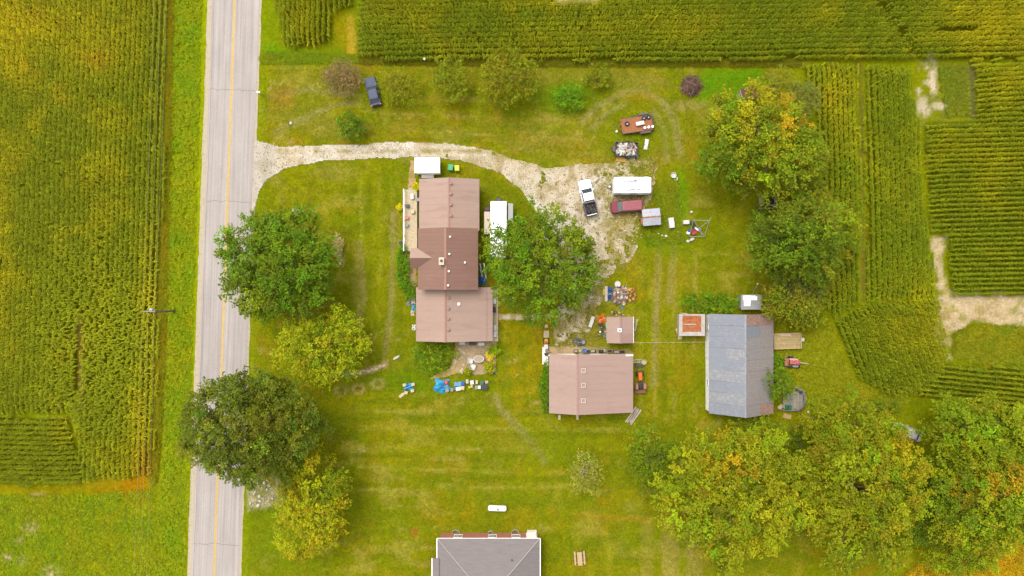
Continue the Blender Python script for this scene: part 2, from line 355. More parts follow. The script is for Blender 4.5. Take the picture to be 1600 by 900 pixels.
# lush places
paint(region([(1088, 108), (1190, 106), (1196, 150), (1120, 162), (1085, 158)], 10, 8, 3, 11), (98, 152, 6), 0.85)
paint(blob(885, 150, 44, 24, .5, 42), (96, 146, 6), 0.6)
paint(blob(1060, 300, 16, 40, .5, 43), (104, 156, 8), 0.6); paint(blob(1040, 380, 46, 24, .5, 44), (98, 142, 6), 0.7)
paint(blob(985, 215, 50, 40, .5, 45), (100, 140, 4), 0.6); paint(region([(755, 255), (800, 300), (840, 330), (840, 400), (755, 430), (752, 300)], 8, 5, 3, 12), (92, 126, 6), 0.7)
paint(region([(640, 585), (770, 585), (775, 615), (600, 620), (560, 590)], 12, 8, 3, 13), (98, 138, 6), 0.7)
paint(region([(1210, 540), (1300, 540), (1330, 600), (1300, 660), (1230, 660), (1205, 600)], 10, 8, 3, 14), (150, 148, 10), 0.6)
paint(region([(1205, 540), (1225, 545), (1225, 620), (1205, 620)], 8, 6, 3, 15), (98, 134, 6), 0.7)
paint(region([(450, 78), (556, 90), (556, 100), (405, 100), (405, -160), (430, -160), (434, 60)], 6, 5, 3, 16), (98, 146, 6), 0.85)
paint_raw(region([(1094, 110), (1190, 107), (1196, 148), (1130, 160), (1092, 156)], 12, 10, 3, 11), (92, 148, 4), 0.85); paint_raw(blob(1062, 305, 13, 38, .6, 43), (100, 156, 4), .7); paint_raw(blob(885, 152, 44, 22, .6, 42), (92, 140, 4), .6); paint_raw(blob(1036, 372, 40, 16, .6, 46), (92, 138, 6), .6)
paint_raw(region([(405, 60), (440, 78), (540, 82), (548, 98), (405, 98)], 6, 5, 3, 47), (88, 146, 4), .6); paint_raw(blob(640, 590, 60, 18, .6, 48), (96, 140, 4), .5); paint_raw(blob(440, 840, 50, 50, .7, 49), (116, 146, 4), .5); paint_raw(blob(850, 690, 60, 30, .7, 50), (112, 138, 4), .4)
# verges and ditch along the road
RX = 367.0 - 32.5 * V / 900.0
dl = RX - U
wv = (dl > 35) & (dl < 115)
paint(wv * sstep(35, 50, dl) * (1 - sstep(98, 112, dl + jit(3, 8, 17))), (104, 156, 4), 0.95)
paint(wv * (1 - sstep(42, 66, dl + jit(3, 10, 18))), (140, 168, 4), 0.8)
paint(wv * sstep(0.5, 0.8, fbm(GX, GY, 2.2, 52)) * sstep(50, 60, dl) * (1 - sstep(90, 105, dl)), (84, 136, 4), 0.6)
paint(wv * sstep(78, 98, dl + jit(4, 12, 19)), (150, 146, 12), 0.65)
er = U - RX
paint((1 - sstep(46, 60, er + jit(2, 6, 20))) * (er > 30), (112, 150, 6), 0.7)
# rough ground south of the west field
rg = region([(-260, 765), (190, 762), (240, 750), (250, 760), (300, 1100), (-260, 1100)], 6, 6, 3, 21)
paint(rg, (122, 150, 6), 0.9); paint(rg * sstep(0.5, 0.8, fbm(GX, GY, 3.2, 53)), (160, 160, 14), 0.7); paint(rg * sstep(0.55, 0.8, fbm(GX, GY, 1.8, 54)), (92, 136, 6), 0.6)
for px, py, rx, ry in ((48, 826, 12, 8), (30, 845, 8, 5), (33, 877, 6, 6), (80, 893, 14, 8), (10, 872, 6, 5), (60, 774, 12, 4)): paint(blob(px, py, rx, ry, .5, 55, .6), (206, 184, 130), 0.75)
paint(region([(0, 758), (150, 756), (180, 745), (245, 728), (248, 760), (215, 790), (170, 772), (60, 775), (0, 772)], 5, 7, 2.5, 22), (148, 130, 14), 0.6)
paint(blob(212, 757, 18, 16, .6, 56, .6), (178, 124, 10), 0.75); paint(blob(170, 765, 34, 8, .6, 57, .6), (164, 122, 12), 0.45)
# soil below the crops, sand, the weedy clearing
soil = np.zeros(U.shape)
for nm, pl, a, h in CORN: soil = np.maximum(soil, 1 - sstep(-7, -1, poly_sd(U, V, pl) + jit(2.5, 3, 23)))
paint(soil, (96, 92, 16), 0.9); paint(soil * sstep(0.5, 0.75, fbm(GX, GY, 2, 58)), (112, 108, 20), 0.5)
paint(region(CLEAR, 5, 8, 2, 24), (128, 140, 22), 0.95); paint(region(CLEAR, 3, 4, 2, 24) * sstep(.5, .75, fbm(GX, GY, 2, 59)), (124, 126, 46), 0.7)
paint(region([(1515, 98), (1524, 98), (1524, 186), (1514, 186)], 3, 2, 2, 24), (112, 104, 62), 0.8)
paint(region([(1476, 512), (1860, 510), (1860, 585), (1530, 570), (1476, 566)], 5, 6, 3, 25), (112, 138, 14), 0.9)
for s in SAND: paint(region(s, 4, 12, 2.0, 26) * (.45 + .55 * sstep(.34, .5, fbm(GX, GY, 1.3, 67, 4))), (214, 190, 144), 0.95)
paint(blob(1500, 535, 30, 8, .5, 63, .5), (196, 174, 120), .7); paint(blob(1448, 122, 12, 30, .6, 64, .9) * sstep(.5, .62, fbm(GX, GY, 1.2, 68, 4)), (218, 200, 164), .8); paint(blob(1442, 172, 9, 14, .6, 66, .9) * sstep(.4, .55, fbm(GX, GY, 1.2, 69, 4)), (214, 196, 160), .8); paint(blob(1468, 165, 12, 6, .5, 65, .5), (214, 196, 160), .8)
paint(region(SAND[0], 3, 6, 2.0, 26) * sstep(.55, .8, vnoise(GX * .3, GY, 0.8, 60)), (178, 150, 98), 0.6)
paint(line([(124, 488), (127, 640)], 3, 2, 1.5, 27), (150, 122, 60), 0.8); paint(line([(1338, 100), (1345, 104), (1350, 470)], 3, 2, 2, 28), (104, 92, 44), 0.6)
paint(line([(560, 97), (1255, 101)], 3, 2, 2, 29), (122, 96, 44), 0.7); paint(line([(525, 20), (556, 96)], 9, 5, 4, 30), (146, 138, 20), 0.8); paint(line([(548, 28), (550, 80)], 6, 4, 4, 30), (196, 162, 50), 0.7)
paint(region(SOY, 5, 6, 2.5, 31), (150, 124, 20), 0.9); paint(blob(1242, 742, 14, 60, .5, 61), (88, 110, 10), .6)
paint(line([(520, 586), (560, 583), (590, 575), (602, 570)], 4, 2, 3, 33), (214, 188, 140), 0.85); paint(line([(528, 370), (532, 390), (534, 415)], 3, 2, 3, 34), (196, 178, 120), 0.7)
paint(line([(272, -160), (268, 0), (260, 300), (252, 600), (243, 760)], 9, 5, 5, 35), (150, 152, 10), 0.8)
# pale stony ground by the road under the oak, trodden flower border
paint(region([(386, 748), (410, 742), (440, 745), (450, 770), (440, 790), (405, 794), (388, 798)], 4, 6, 1.5, 32), (206, 190, 150), 0.8)
paint(region([(386, 748), (410, 742), (440, 745), (450, 770), (440, 790), (405, 794), (388, 798)], 4, 6, 1.5, 32) * sstep(.5, .7, fbm(GX, GY, 1.2, 62)), (128, 136, 50), 0.8)
for px, py in ((533, 610), (560, 607), (590, 600)):
    d = np.hypot((U - px) / 11, (V - py) / 8); paint(np.exp(-((d - 0.8) / 0.25) ** 2), (196, 170, 110), 0.7); paint(d < 0.6, (130, 118, 36), 0.5)
# far fields beyond the place
far = sstep(1020, 1300, np.maximum(np.abs(U - 800) , np.abs(V - 450) * 1.5)); paint(far * (vnoise(GX, GY, 160, 70) > .5), (150, 142, 16), 0.8)
col *= (0.95 + 0.2 * fbm(GX, GY, 1.0, 80))[..., None]
nx, nyv = len(gx), len(gy)
idx = np.arange(nx * nyv).reshape(nyv, nx)
quads = np.stack([idx[:-1, :-1], idx[:-1, 1:], idx[1:, 1:], idx[1:, :-1]], -1).reshape(-1, 4)
gz = (fbm(GX, GY, 6, 90) - 0.5) * 0.10; gz[(np.abs(GX) > 104) | (np.abs(GY) > 64)] = 0
gz -= 0.05 + 0.25 * np.exp(-((dl - 72) / 18.0) ** 2) * (np.abs(GY) < 64)      # shallow ditch along the west verge
gz = np.minimum(gz, -0.004)
ground = np_mesh('ground', np.stack([GX, GY, gz], -1).reshape(-1, 3), None, M_GROUND, col.reshape(-1, 3), quads=quads, smooth=True)
tag(ground, 'green and dry yellow grass, soil and sand of the farmyard and its fields', 'ground', kind='structure')

# ---- road: shoulders below, asphalt above, yellow centre lines
m, nt, b = nodes_mat('asphalt')
n1 = _noise(nt, 1.0, 4, vec=(2.6, 0.035, 1)); n2 = _noise(nt, 9.0, 4); n3 = _noise(nt, 0.5, 5, vec=(0.6, 0.25, 1))
base = nt.nodes.new('ShaderNodeRGB'); base.outputs[0].default_value = (*C(202, 191, 184), 1)
f = _mul(nt, _mul(nt, _range(nt, n1.outputs['Fac'], .3, .7, .79, 1.14), _range(nt, n2.outputs['Fac'], .3, .7, .88, 1.12)), _range(nt, n3.outputs['Fac'], .3, .7, .9, 1.08))
nt.links.new(_scale_col(nt, base.outputs[0], f), b.inputs['Base Color']); b.inputs['Roughness'].default_value = 0.9; b.inputs['Specular IOR Level'].default_value = 0.15
_bump(nt, b, n2.outputs['Fac'], 0.2, 0.01); M_ASPH = m
M_YEL = mk('road_paint_yellow', C(238, 196, 84), 0.8, var=0.2, scale=4)
M_CRACK = mk('crack_sealant', C(150, 138, 130), 0.9, var=0.2)
road = thing('road', 'pale grey asphalt two-lane road with a yellow centre line', 'road', P(road_x(450), 450), ROAD_ANG * -1)
road['kind'] = 'structure'
def ragged(x_in, x_out, z, amp, step, seed, y0=-400, y1=400):
    ys = np.arange(y0, y1 + 0.1, step); e = x_out + (fbm(ys, ys * 0 + seed, 1.4, seed) - 0.5) * 2 * amp
    mb = MB(); n = len(ys); mb.add([(x_in, y, z) for y in ys] + [(a, y, z - 0.03) for a, y in zip(e, ys)], [(i, n + i, n + i + 1, i + 1) for i in range(n - 1)]); return mb
def shoulder_mat():
    mm, nt, b = nodes_mat('shoulder_gravel'); n = _noise(nt, 2.0, 5); n2 = _noise(nt, 13.0, 4)
    c = _mix(nt, _range(nt, n.outputs['Fac'], .5, .7, 0, .6), C(212, 196, 166), C(176, 152, 104)); c = _scale_col(nt, c, _range(nt, n2.outputs['Fac'], .3, .7, .78, 1.2))
    nt.links.new(c, b.inputs['Base Color']); b.inputs['Roughness'].default_value = .95; return mm
M_SHO = shoulder_mat()
ragged(-3.3, -4.25, 0.006, 0.14, 0.25, 3).build('shoulder', M_SHO, road); ragged(3.4, 4.2, 0.006, 0.16, 0.25, 5).build('shoulder', M_SHO, road)
ys = np.arange(-400, 401, 2.0); mb = MB(); n = len(ys)
jl = -3.55 + (fbm(ys, ys * 0, 5, 6) - .5) * .16; jr = 3.85 + (fbm(ys, ys * 0 + 9, 5, 7) - .5) * .2
mb.add([(a, y, 0.02) for a, y in zip(jl, ys)] + [(0.1, y, 0.06) for y in ys] + [(a, y, 0.02) for a, y in zip(jr, ys)], [(i + k * n, i + 1 + k * n, i + 1 + (k + 1) * n, i + (k + 1) * n) for i in range(n - 1) for k in (0, 1)])
mb.build('asphalt', M_ASPH, road)
for x in (-0.10, 0.12): MB().add([(x - .065, -400, .0665), (x + .065, -400, .0665), (x + .065, 400, .0665), (x - .065, 400, .0665)], [(0, 1, 2, 3)]).build('centre_line', M_YEL, road)
rnd = random.Random(4)
for i, y in enumerate((-40, -21.5, 13.5, 31)):                          # sealed cracks across the lanes
    pts = [(-3.4 + 7.1 * k / 14, y + rnd.uniform(-.15, .15)) for k in range(15)]; w = 0.035
    MB().add([(x, yy - w, 0.066 - 0.011 * abs(x)) for x, yy in pts] + [(x, yy + w, 0.066 - 0.011 * abs(x)) for x, yy in pts], [(k, k + 1, 16 + k, 15 + k) for k in range(14)]).build('sealed_crack', M_CRACK, road)
pts = [(-3.2 + rnd.uniform(-.05, .05), -60 + k * 1.5) for k in range(81)]
MB().add([(x - .03, y, .03) for x, y in pts] + [(x + .03, y, .03) for x, y in pts], [(k, k + 1, 82 + k, 81 + k) for k in range(80)]).build('sealed_crack', M_CRACK, road)

# ---- sheets of gravel with ragged edges
def sheet(name, label, poly, z, res, ja, js, colfn, seed, mat=M_GRAVEL, cat='driveway', soft=3.0, holes=None):
    pl = np.array(poly, float); x0, x1, y0, y1 = pl[:, 0].min() - 15, pl[:, 0].max() + 15, pl[:, 1].min() - 15, pl[:, 1].max() + 15
    u = np.arange(x0, x1, res * 10); v = np.arange(y0, y1, res * 10); UU, VV = np.meshgrid(u, v); X = (UU - 800) / 10; Y = (450 - VV) / 10
    sd = poly_sd(UU, VV, poly) + (fbm(X, Y, js, seed, 4) - 0.5) * 2 * ja
    if holes is not None: sd = np.where(holes(X, Y, UU, VV, sd), 5.0, sd)
    cc = colfn(X, Y, UU, VV, sd); idx = np.arange(UU.size).reshape(UU.shape)
    q = np.stack([idx[:-1, :-1], idx[1:, :-1], idx[1:, 1:], idx[:-1, 1:]], -1).reshape(-1, 4)
    keep = (sd.ravel()[q] < 0).all(1); q = q[keep]; used = np.unique(q); rm = -np.ones(UU.size, int); rm[used] = np.arange(len(used))
    zz = z + (fbm(X, Y, 1.5, seed + 5) - .5) * 0.02
    vv = np.stack([X, Y, zz], -1).reshape(-1, 3)[used]
    return tag(np_mesh(name, vv, None, mat, cc.reshape(-1, 3)[used], quads=rm[q], smooth=True), label, cat, kind='structure')
def mixc(a, b, t): return a * (1 - t[..., None]) + np.array(b) * t[..., None]
DRIVE = [(397, 214), (408, 222), (440, 228), (520, 226), (600, 222), (660, 221), (720, 226), (770, 236), (810, 250), (850, 262), (900, 256), (945, 254), (1000, 243), (1026, 243), (1028, 262), (1022, 300), (1004, 336), (1004, 368), (994, 392),
         (980, 420), (962, 432), (946, 440), (944, 470), (930, 486), (924, 515), (905, 545), (866, 545), (864, 503), (862, 488), (880, 470), (872, 420), (850, 370), (838, 330), (815, 300), (786, 276), (752, 262), (716, 252), (680, 247), (600, 248), (520, 251), (470, 257), (440, 266), (418, 281), (404, 300), (399, 322), (392, 330), (394, 214)]
def drive_col(X, Y, UU, VV, sd):
    c = np.zeros(X.shape + (3,)); c[:] = C(230, 211, 182)
    c = mixc(c, C(242, 228, 212), sstep(.45, .7, fbm(X, Y, 6, 3))); c = mixc(c, C(190, 168, 124), sstep(.5, .75, fbm(X, Y, 1.6, 4)) * .8)
    weedy = np.clip(sstep(900, 960, UU) * .75 + sstep(420, 470, VV) * .6 + sstep(-18, -2, sd) * .55 * sstep(380, 900, UU) + .03, 0, 1)
    weedy = np.clip(weedy * (1 - sstep(60, 20, np.hypot(UU - 860, VV - 300))), 0, 1)
    c = mixc(c, C(150, 140, 56), weedy * sstep(.46, .6, fbm(X, Y, 1.1, 6, 4)) * .8); c = mixc(c, C(182, 160, 90), weedy * sstep(.5, .7, fbm(X, Y, 2.2, 7)) * .7)
    for o_ in (229, 243): c = mixc(c, C(240, 226, 206), (UU < 760) * np.exp(-((VV - o_) / 3.0) ** 2) * .6)
    d = np.abs(VV - (236 + 0 * UU)); c = mixc(c, C(166, 152, 84), (UU < 760) * (UU > 460) * np.exp(-(d / 3.0) ** 2) * sstep(.4, .65, fbm(X, Y, 1.2, 8)) * .8)
    c = mixc(c, C(110, 96, 70), (vnoise(X, Y, .45, 9) > .86) * .7 * sstep(800, 840, UU))
    c = mixc(c, C(206, 197, 186), (UU < 430) * .6); return c
def drive_holes(X, Y, UU, VV, sd):
    weedy = np.clip(sstep(925, 985, UU) * .7 + sstep(425, 470, VV) * .8 + sstep(-16, -1, sd) * .6 * sstep(880, 950, UU) + (UU > 985) * .2, 0, 1) * sstep(700, 800, UU) 
    return fbm(X, Y, 1.5, 61, 5) > .80 - .25 * np.clip(weedy, 0, 1)
driveway = sheet('driveway', 'pale gravel driveway curving from the road to the yard', DRIVE, 0.012, 0.16, 4.5, 2.2, drive_col, 11, holes=drive_holes)
def walk_col(X, Y, UU, VV, sd):
    c = np.zeros(X.shape + (3,)); c[:] = C(204, 182, 132); c = mixc(c, C(222, 206, 170), sstep(.5, .6, vnoise(X, Y, .7, 12))); return mixc(c, C(150, 142, 60), sstep(-5, 0, sd) * .7)
sheet('path', 'narrow tan stone path from the farmhouse to the gravel yard', [(776, 490), (820, 490), (868, 488), (872, 498), (820, 501), (776, 501)], 0.022, 0.12, 2.0, 1.0, walk_col, 13, cat='path')
def patio_col(X, Y, UU, VV, sd):
    c = np.zeros(X.shape + (3,)); c[:] = C(192, 166, 128); c = mixc(c, C(210, 180, 148), sstep(.5, .75, fbm(X, Y, 2, 14)))
    w = 1 - sstep(708, 724, UU + 4 * fbm(X, Y, 2, 16)); c = mixc(c, C(206, 178, 104), w * .8); return mixc(c, C(170, 150, 60), w * sstep(.5, .7, fbm(X, Y, 1.2, 15)) * .8)
sheet('patio', 'tan concrete patio with a gravelly western edge below the farmhouse', [(712, 528), (776, 528), (776, 584), (742, 586), (728, 582), (712, 584), (700, 590), (672, 592), (682, 584), (702, 574), (708, 555)], 0.015, 0.12, 2.0, 1.2, patio_col, 17, cat='patio')
sheet('apron', 'tan concrete apron along the top wall of the garage', [(852, 541), (930, 541), (988, 546), (990, 556), (852, 556)], 0.03, 0.15, 2.0, 1.0, lambda X, Y, UU, VV, sd: mixc(mixc(np.zeros(X.shape + (3,)) + np.array(C(206, 176, 134)), C(140, 132, 60), sstep(890, 950, UU) * .8), C(170, 146, 96), sstep(.5, .7, fbm(X, Y, 1, 18)) * .6), 19, cat='apron')
def strip_col(X, Y, UU, VV, sd):
    c = np.zeros(X.shape + (3,)); c[:] = C(206, 172, 124); return mixc(c, C(164, 148, 76), sstep(.5, .7, fbm(X, Y, 1.4, 20)) * .7)
sheet('side_path', 'tan trodden path along the road side of the farmhouse', [(641, 250), (649, 250), (650, 300), (645, 400), (652, 420), (652, 448), (640, 446), (634, 400), (636, 300)], 0.018, 0.14, 2.0, 1.2, strip_col, 21, cat='path')
# stones showing on the gravel, one by one too small to pick apart
rs = np.random.default_rng(3)
def scatter(poly, n, seed):
    r = np.random.default_rng(seed); pl = np.array(poly); pts = np.zeros((0, 2))
    while len(pts) < n:
        q = r.uniform(pl.min(0), pl.max(0), (n * 2, 2)); q = q[poly_sd(q[:, 0], q[:, 1], poly) < -2]; pts = np.concatenate([pts, q])
    return pts[:n]
def stones(name, label, pts, s0, s1, colours, seed):
    r = np.random.default_rng(seed); n = len(pts); s = r.uniform(s0, s1, n); a = r.uniform(0, 6.28, n)
    base = np.array([(1, 0, 0), (-.5, .8, 0), (-.6, -.7, 0), (.1, .05, .6)]); ca, sa = np.cos(a), np.sin(a)
    v = base[None] * s[:, None, None]; x = v[..., 0] * ca[:, None] - v[..., 1] * sa[:, None]; y = v[..., 0] * sa[:, None] + v[..., 1] * ca[:, None]
    vv = np.stack([x + ((pts[:, 0] - 800) / 10)[:, None], y + ((450 - pts[:, 1]) / 10)[:, None], v[..., 2]], -1).reshape(-1, 3)
    t = (np.array([(0, 1, 3), (1, 2, 3), (2, 0, 3)])[None] + np.arange(n)[:, None, None] * 4).reshape(-1, 3)
    c = np.array(colours)[r.integers(0, len(colours), n)] * r.uniform(.7, 1.2, (n, 1)); c = np.repeat(c, 4, 0)
    return tag(np_mesh(name, vv, t, M_GRAVEL, c), label, 'stones', kind='stuff')
stones('loose_stones', 'loose stones scattered over the gravel yard', scatter(DRIVE, 5200, 5), .05, .15, [C(224, 208, 180), C(180, 158, 118), C(120, 106, 76), C(206, 184, 150)], 6)

# ---- corn
def corn_template(r, h, n_leaf):
    V, F, Cc = [], [], []
    az0 = r.normal(0, .45)
    for i in range(n_leaf):
        t = i / max(1, n_leaf - 1); zb = h * (0.35 + 0.5 * t); az = az0 + math.pi * (i % 2) + r.normal(0, .35)
        L = r.uniform(.42, .58) * (1.0 - .5 * t); w = .055 * r.uniform(.8, 1.3); ca, sa = math.cos(az), math.sin(az)
        up = r.uniform(.06, .13) * (0.7 + t); k = len(V)
        for d, z, ww in ((0.02, zb, w * .7), (L * .55, zb + up, w), (L, zb + up * .35 - .05, .0)):
            V.append((ca * d - sa * ww, sa * d + ca * ww, z)); Cc.append(0)
            if ww: V.append((ca * d + sa * ww, sa * d - ca * ww, z)); Cc.append(0)
        F += [(k, k + 1, k + 3), (k, k + 3, k + 2), (k + 2, k + 3, k + 4)]
    for a in (0.3, 1.9):                         # tassel
        k = len(V); ca, sa = math.cos(a + az0), math.sin(a + az0)
        V += [(-ca * .015, -sa * .015, h * .85), (ca * .10, sa * .10, h * 1.0), (-ca * .10, -sa * .10, h * .99)]; Cc += [1, 1, 1]; F.append((k, k + 1, k + 2))
    return np.array(V), np.array(F), np.array(Cc)
def grow(name, label, P0, hs, templates, mat, base_c, tip_c, seed, jit_c=.16, row=None, rsd=.35):
    r = np.random.default_rng(seed); which = r.integers(0, len(templates), len(P0)); VV, FF, CC = [], [], []; off = 0
    for i, (tv, tf, tc) in enumerate(templates):
        s = which == i; n = s.sum()
        if not n: continue
        a = r.uniform(0, 6.283, n) if row is None else R(row) + r.normal(0, 1, n) * (rsd if np.isscalar(rsd) else rsd[s]) + math.pi * r.integers(0, 2, n); sc = hs[s]; ca, sa = np.cos(a)[:, None], np.sin(a)[:, None]; w = r.uniform(.85, 1.2, n)[:, None]
        x = (tv[:, 0] * ca - tv[:, 1] * sa) * w; y = (tv[:, 0] * sa + tv[:, 1] * ca) * w
        v = np.stack([x + P0[s, 0:1], y + P0[s, 1:2], tv[:, 2] * sc[:, None]], -1)
        j = (r.normal(1, jit_c, n))[:, None, None]
        c = (base_c[s][:, None, :] * (1 - tc[None, :, None]) + tip_c[s][:, None, :] * tc[None, :, None]) * j
        FF.append((tf[None] + (np.arange(n) * len(tv))[:, None, None] + off).reshape(-1, 3)); VV.append(v.reshape(-1, 3)); CC.append(c.reshape(-1, 3)); off += n * len(tv)
    return tag(np_mesh(name, np.concatenate(VV), np.concatenate(FF), mat, np.concatenate(CC)), label, 'crop', kind='stuff')
def rows(poly, ang, spacing, step, seed):
    r = np.random.default_rng(seed); pl = np.array(poly, float); c = pl.mean(0); ext = np.abs(pl - c).max() * 1.5; d = R(ang)
    dx, dy = math.cos(d), -math.sin(d); px_, py_ = -dy, dx
    k = np.arange(-ext, ext, spacing * 10); s = np.arange(-ext, ext, step * 10); A, B = np.meshgrid(s, k)
    off = r.uniform(-spacing * 5, spacing * 5); B = B + off + r.normal(0, .35, B.shape) + (vnoise(A / 10, B / 10, 9, seed) - .5) * 2.2; A = A + r.uniform(-step * 4, step * 4, A.shape)
    X = c[0] + A * dx + B * px_; Y = c[1] + A * dy + B * py_; X, Y = X.ravel(), Y.ravel()
    sd = poly_sd(X, Y, poly) + (vnoise(X / 10, Y / 10, 1.5, seed + 2) - .5) * 6 + (vnoise(X / 10, Y / 10, 5, seed + 3) - .5) * 7; ok = sd < -1
    return X[ok], Y[ok], sd[ok]
crng = np.random.default_rng(12)
T_CORN = [corn_template(crng, 1.0, 6) for _ in range(7)]
for t in T_CORN: pass
LABEL = {'west_rows': 'tall corn in rows running along the road, west field', 'west_headland': 'corn headland in rows running across, bottom of the west field',
         'north_block': 'small block of yellowing corn beside the road at the top', 'north_rows': 'wide corn field in cross rows along the top of the picture'}
seen = {}
YEL = [(90, 40, 120, 60), (160, 90, 40, 30), (20, 30, 30, 80), (225, 670, 22, 90), (235, 470, 16, 110), (1485, 30, 50, 30), (1490, 62, 55, 12), (1040, 45, 90, 26), (640, 20, 60, 20), (1560, 140, 60, 40), (1440, 520, 50, 50), (1310, 140, 40, 50), (860, 10, 80, 10), (1570, 40, 60, 60), (8, 360, 16, 140), (480, 30, 40, 60)]
for i, (nm, pl, ang, hh) in enumerate(CORN):
    x, y, sd_ = rows(pl, ang, 0.77, 0.24, 100 + i)
    inframe = (x > -20) & (x < 1620) & (y > -20) & (y < 920); rr = np.random.default_rng(i)
    keep = inframe | (rr.random(len(x)) < .4)
    g = np.ones(len(x))
    if nm == 'west_rows': keep &= ~((np.abs(x - 126) < 2.2) & (y > 500) & (y < 632)); 
    if nm == 'north_rows':
        d = np.abs((x - 1360) - (y - 0) * 0.75) ; keep &= ~((d < 9) & (x < 1440) & (rr.random(len(x)) < .8)); keep &= ~((np.abs(x - 903) < 40) & (y < 4))
        keep &= ~((np.abs(y - 52) < 4) & (x > 1455) & (x < 1515)); keep &= ~((np.abs(y - 24) < 3) & (x > 1465) & (x < 1520))
    keep &= rr.random(len(x)) < .9 + .1 * (vnoise(x / 10, y / 10, 3, 7 + i) > .3)
    if nm == 'west_rows': wob = 2.6 * np.exp(-(((x - 150) / 90) ** 2 + ((y - 540) / 140) ** 2)); x = x + rr.normal(0, 1, len(x)) * wob
    x, y, sd_ = x[keep], y[keep], sd_[keep]; X, Y = (x - 800) / 10, (450 - y) / 10
    yl = sstep(.5, .8, fbm(X, Y, 7, 200)) * .55 + sstep(.55, .8, fbm(X, Y, 2.2, 201)) * .3
    for px, py, rx, ry in YEL: yl = yl + .75 * np.exp(-(((x - px) / rx) ** 2 + ((y - py) / ry) ** 2)) * (.5 + fbm(X, Y, 3, 202))
    gr = np.array(C(122, 134, 10) if nm.startswith('west') else C(114, 132, 12)); ye = np.array(C(182, 170, 12)); br = np.array(C(176, 130, 24)); yl = np.clip(yl * (.8 if nm.startswith('west') else .6) - (0 if nm != 'west_headland' else .2), 0, 1)[:, None]
    bc = gr * (1 - yl) + ye * yl; bn = np.clip(sstep(.6, .85, fbm(X, Y, 3.5, 203)) * .5 * yl[:, 0] + .9 * np.exp(-(((x - 232) / 14) ** 2 + ((y - 735) / 40) ** 2)) + .5 * np.exp(-(((x - 158) / 20) ** 2 + ((y - 95) / 14) ** 2)), 0, .8)[:, None]
    if nm == 'west_rows': lt = .6 * np.exp(-(((x - 150) / 95) ** 2 + ((y - 530) / 120) ** 2))[:, None]; bc = bc * (1 - lt) + np.array(C(140, 148, 10)) * lt
    bc = bc * (1 - bn) + br * bn; tc = bc * .6 + np.array(C(206, 186, 60)) * .5
    low = .55 + .45 * sstep(0, 22, -sd_) * np.ones(len(x))
    if nm.startswith('west'):
        low = low * (1 - .42 * np.exp(-(((x - 165) / 85) ** 2 + ((y - 520) / 110) ** 2))) ; bc = bc * 1.04
    hs = hh * low * np.random.default_rng(i + 5).normal(1, .07, len(x))
    lab = LABEL.get(nm)
    if not lab:
        seen[nm] = seen.get(nm, 0) + 1
        lab = {('east_rows', 1): 'corn in upright rows directly right of the tree belt', ('east_rows', 2): 'second block of corn in upright rows, left of the weedy clearing', ('east_cross', 1): 'corn in cross rows at the right edge above the sandy strip',
               ('east_cross', 2): 'corn in slanting rows left of the sandy strip', ('south_cross', 1): 'corn in gently slanting cross rows below the sandy strip'}[(nm, seen[nm])]
    grow('corn_field', lab, np.stack([X, Y], -1), hs, T_CORN, M_CORN, bc * 1.82, tc * 1.82, 300 + i, row=ang, rsd=(.3 + 1.3 * np.exp(-(((x - 150) / 90) ** 2 + ((y - 540) / 140) ** 2))) if nm == 'west_rows' else (.3 if ang > 45 else 1.2))
# ---- low crops and rough grass
def tuft_template(r, n, h, spread, w):
    V, F = [], []
    for i in range(n):
        a = r.uniform(0, 6.28); d = spread * math.sqrt(r.random()); x, y = d * math.cos(a), d * math.sin(a); b = a + r.normal(0, .6); l = r.uniform(.4, 1) * h
        k = len(V); V += [(x - math.sin(b) * w, y + math.cos(b) * w, 0), (x + math.sin(b) * w, y - math.cos(b) * w, 0), (x + math.cos(b) * l * 1.1, y + math.sin(b) * l * 1.1, l * .6)]; F.append((k, k + 1, k + 2))
    return np.array(V), np.array(F), np.zeros(len(V))
def low_plants(name, label, poly, n, h, c1, c2, seed, spread=.16, w=.05, blades=5, cat='grass', tone=(1.8, 1.35, .6)):
    pts = scatter(poly, n, seed); r = np.random.default_rng(seed); X, Y = (pts[:, 0] - 800) / 10, (450 - pts[:, 1]) / 10
    t = np.clip(fbm(X, Y, 3, seed) * 1.6 - .3, 0, 1)[:, None]; bc = (np.array(c1) * (1 - t) + np.array(c2) * t) * np.array(tone)
    dn = fbm(X, Y, 1.6, seed + 1) > .25; o = grow(name, label, np.stack([X, Y], -1)[dn], r.uniform(.6, 1.3, n)[dn], [tuft_template(r, blades, h, spread, w) for _ in range(5)], M_LEAF, bc[dn], bc[dn], seed + 2, .2)
    o['category'] = cat; return o
low_plants('soybean_field', 'golden yellow soybean crop in the bottom right corner', SOY, 9000, .55, C(214, 168, 16), C(176, 150, 12), 401, .22, .09, 7, 'crop', (1.35, 1.35, .6))
low_plants('verge_grass', 'lush bright green grass of the ditch left of the road', [(272, -60), (318, -60), (290, 960), (232, 960), (252, 700), (262, 300)], 9000, .3, C(118, 168, 6), C(150, 172, 8), 402)
low_plants('rough_grass', 'rough bright grass and weeds below the west corn field', [(-40, 772), (190, 768), (244, 760), (250, 960), (-40, 960)], 7000, .35, C(122, 158, 8), C(150, 160, 14), 403, tone=(1.6, 1.4, .6))
low_plants('field_weeds', 'green weeds below the sandy strip at the right edge', [(1490, 520), (1520, 506), (1700, 516), (1700, 572), (1530, 568), (1488, 556)], 3600, .6, C(112, 146, 16), C(136, 150, 20), 404, .2, .08)
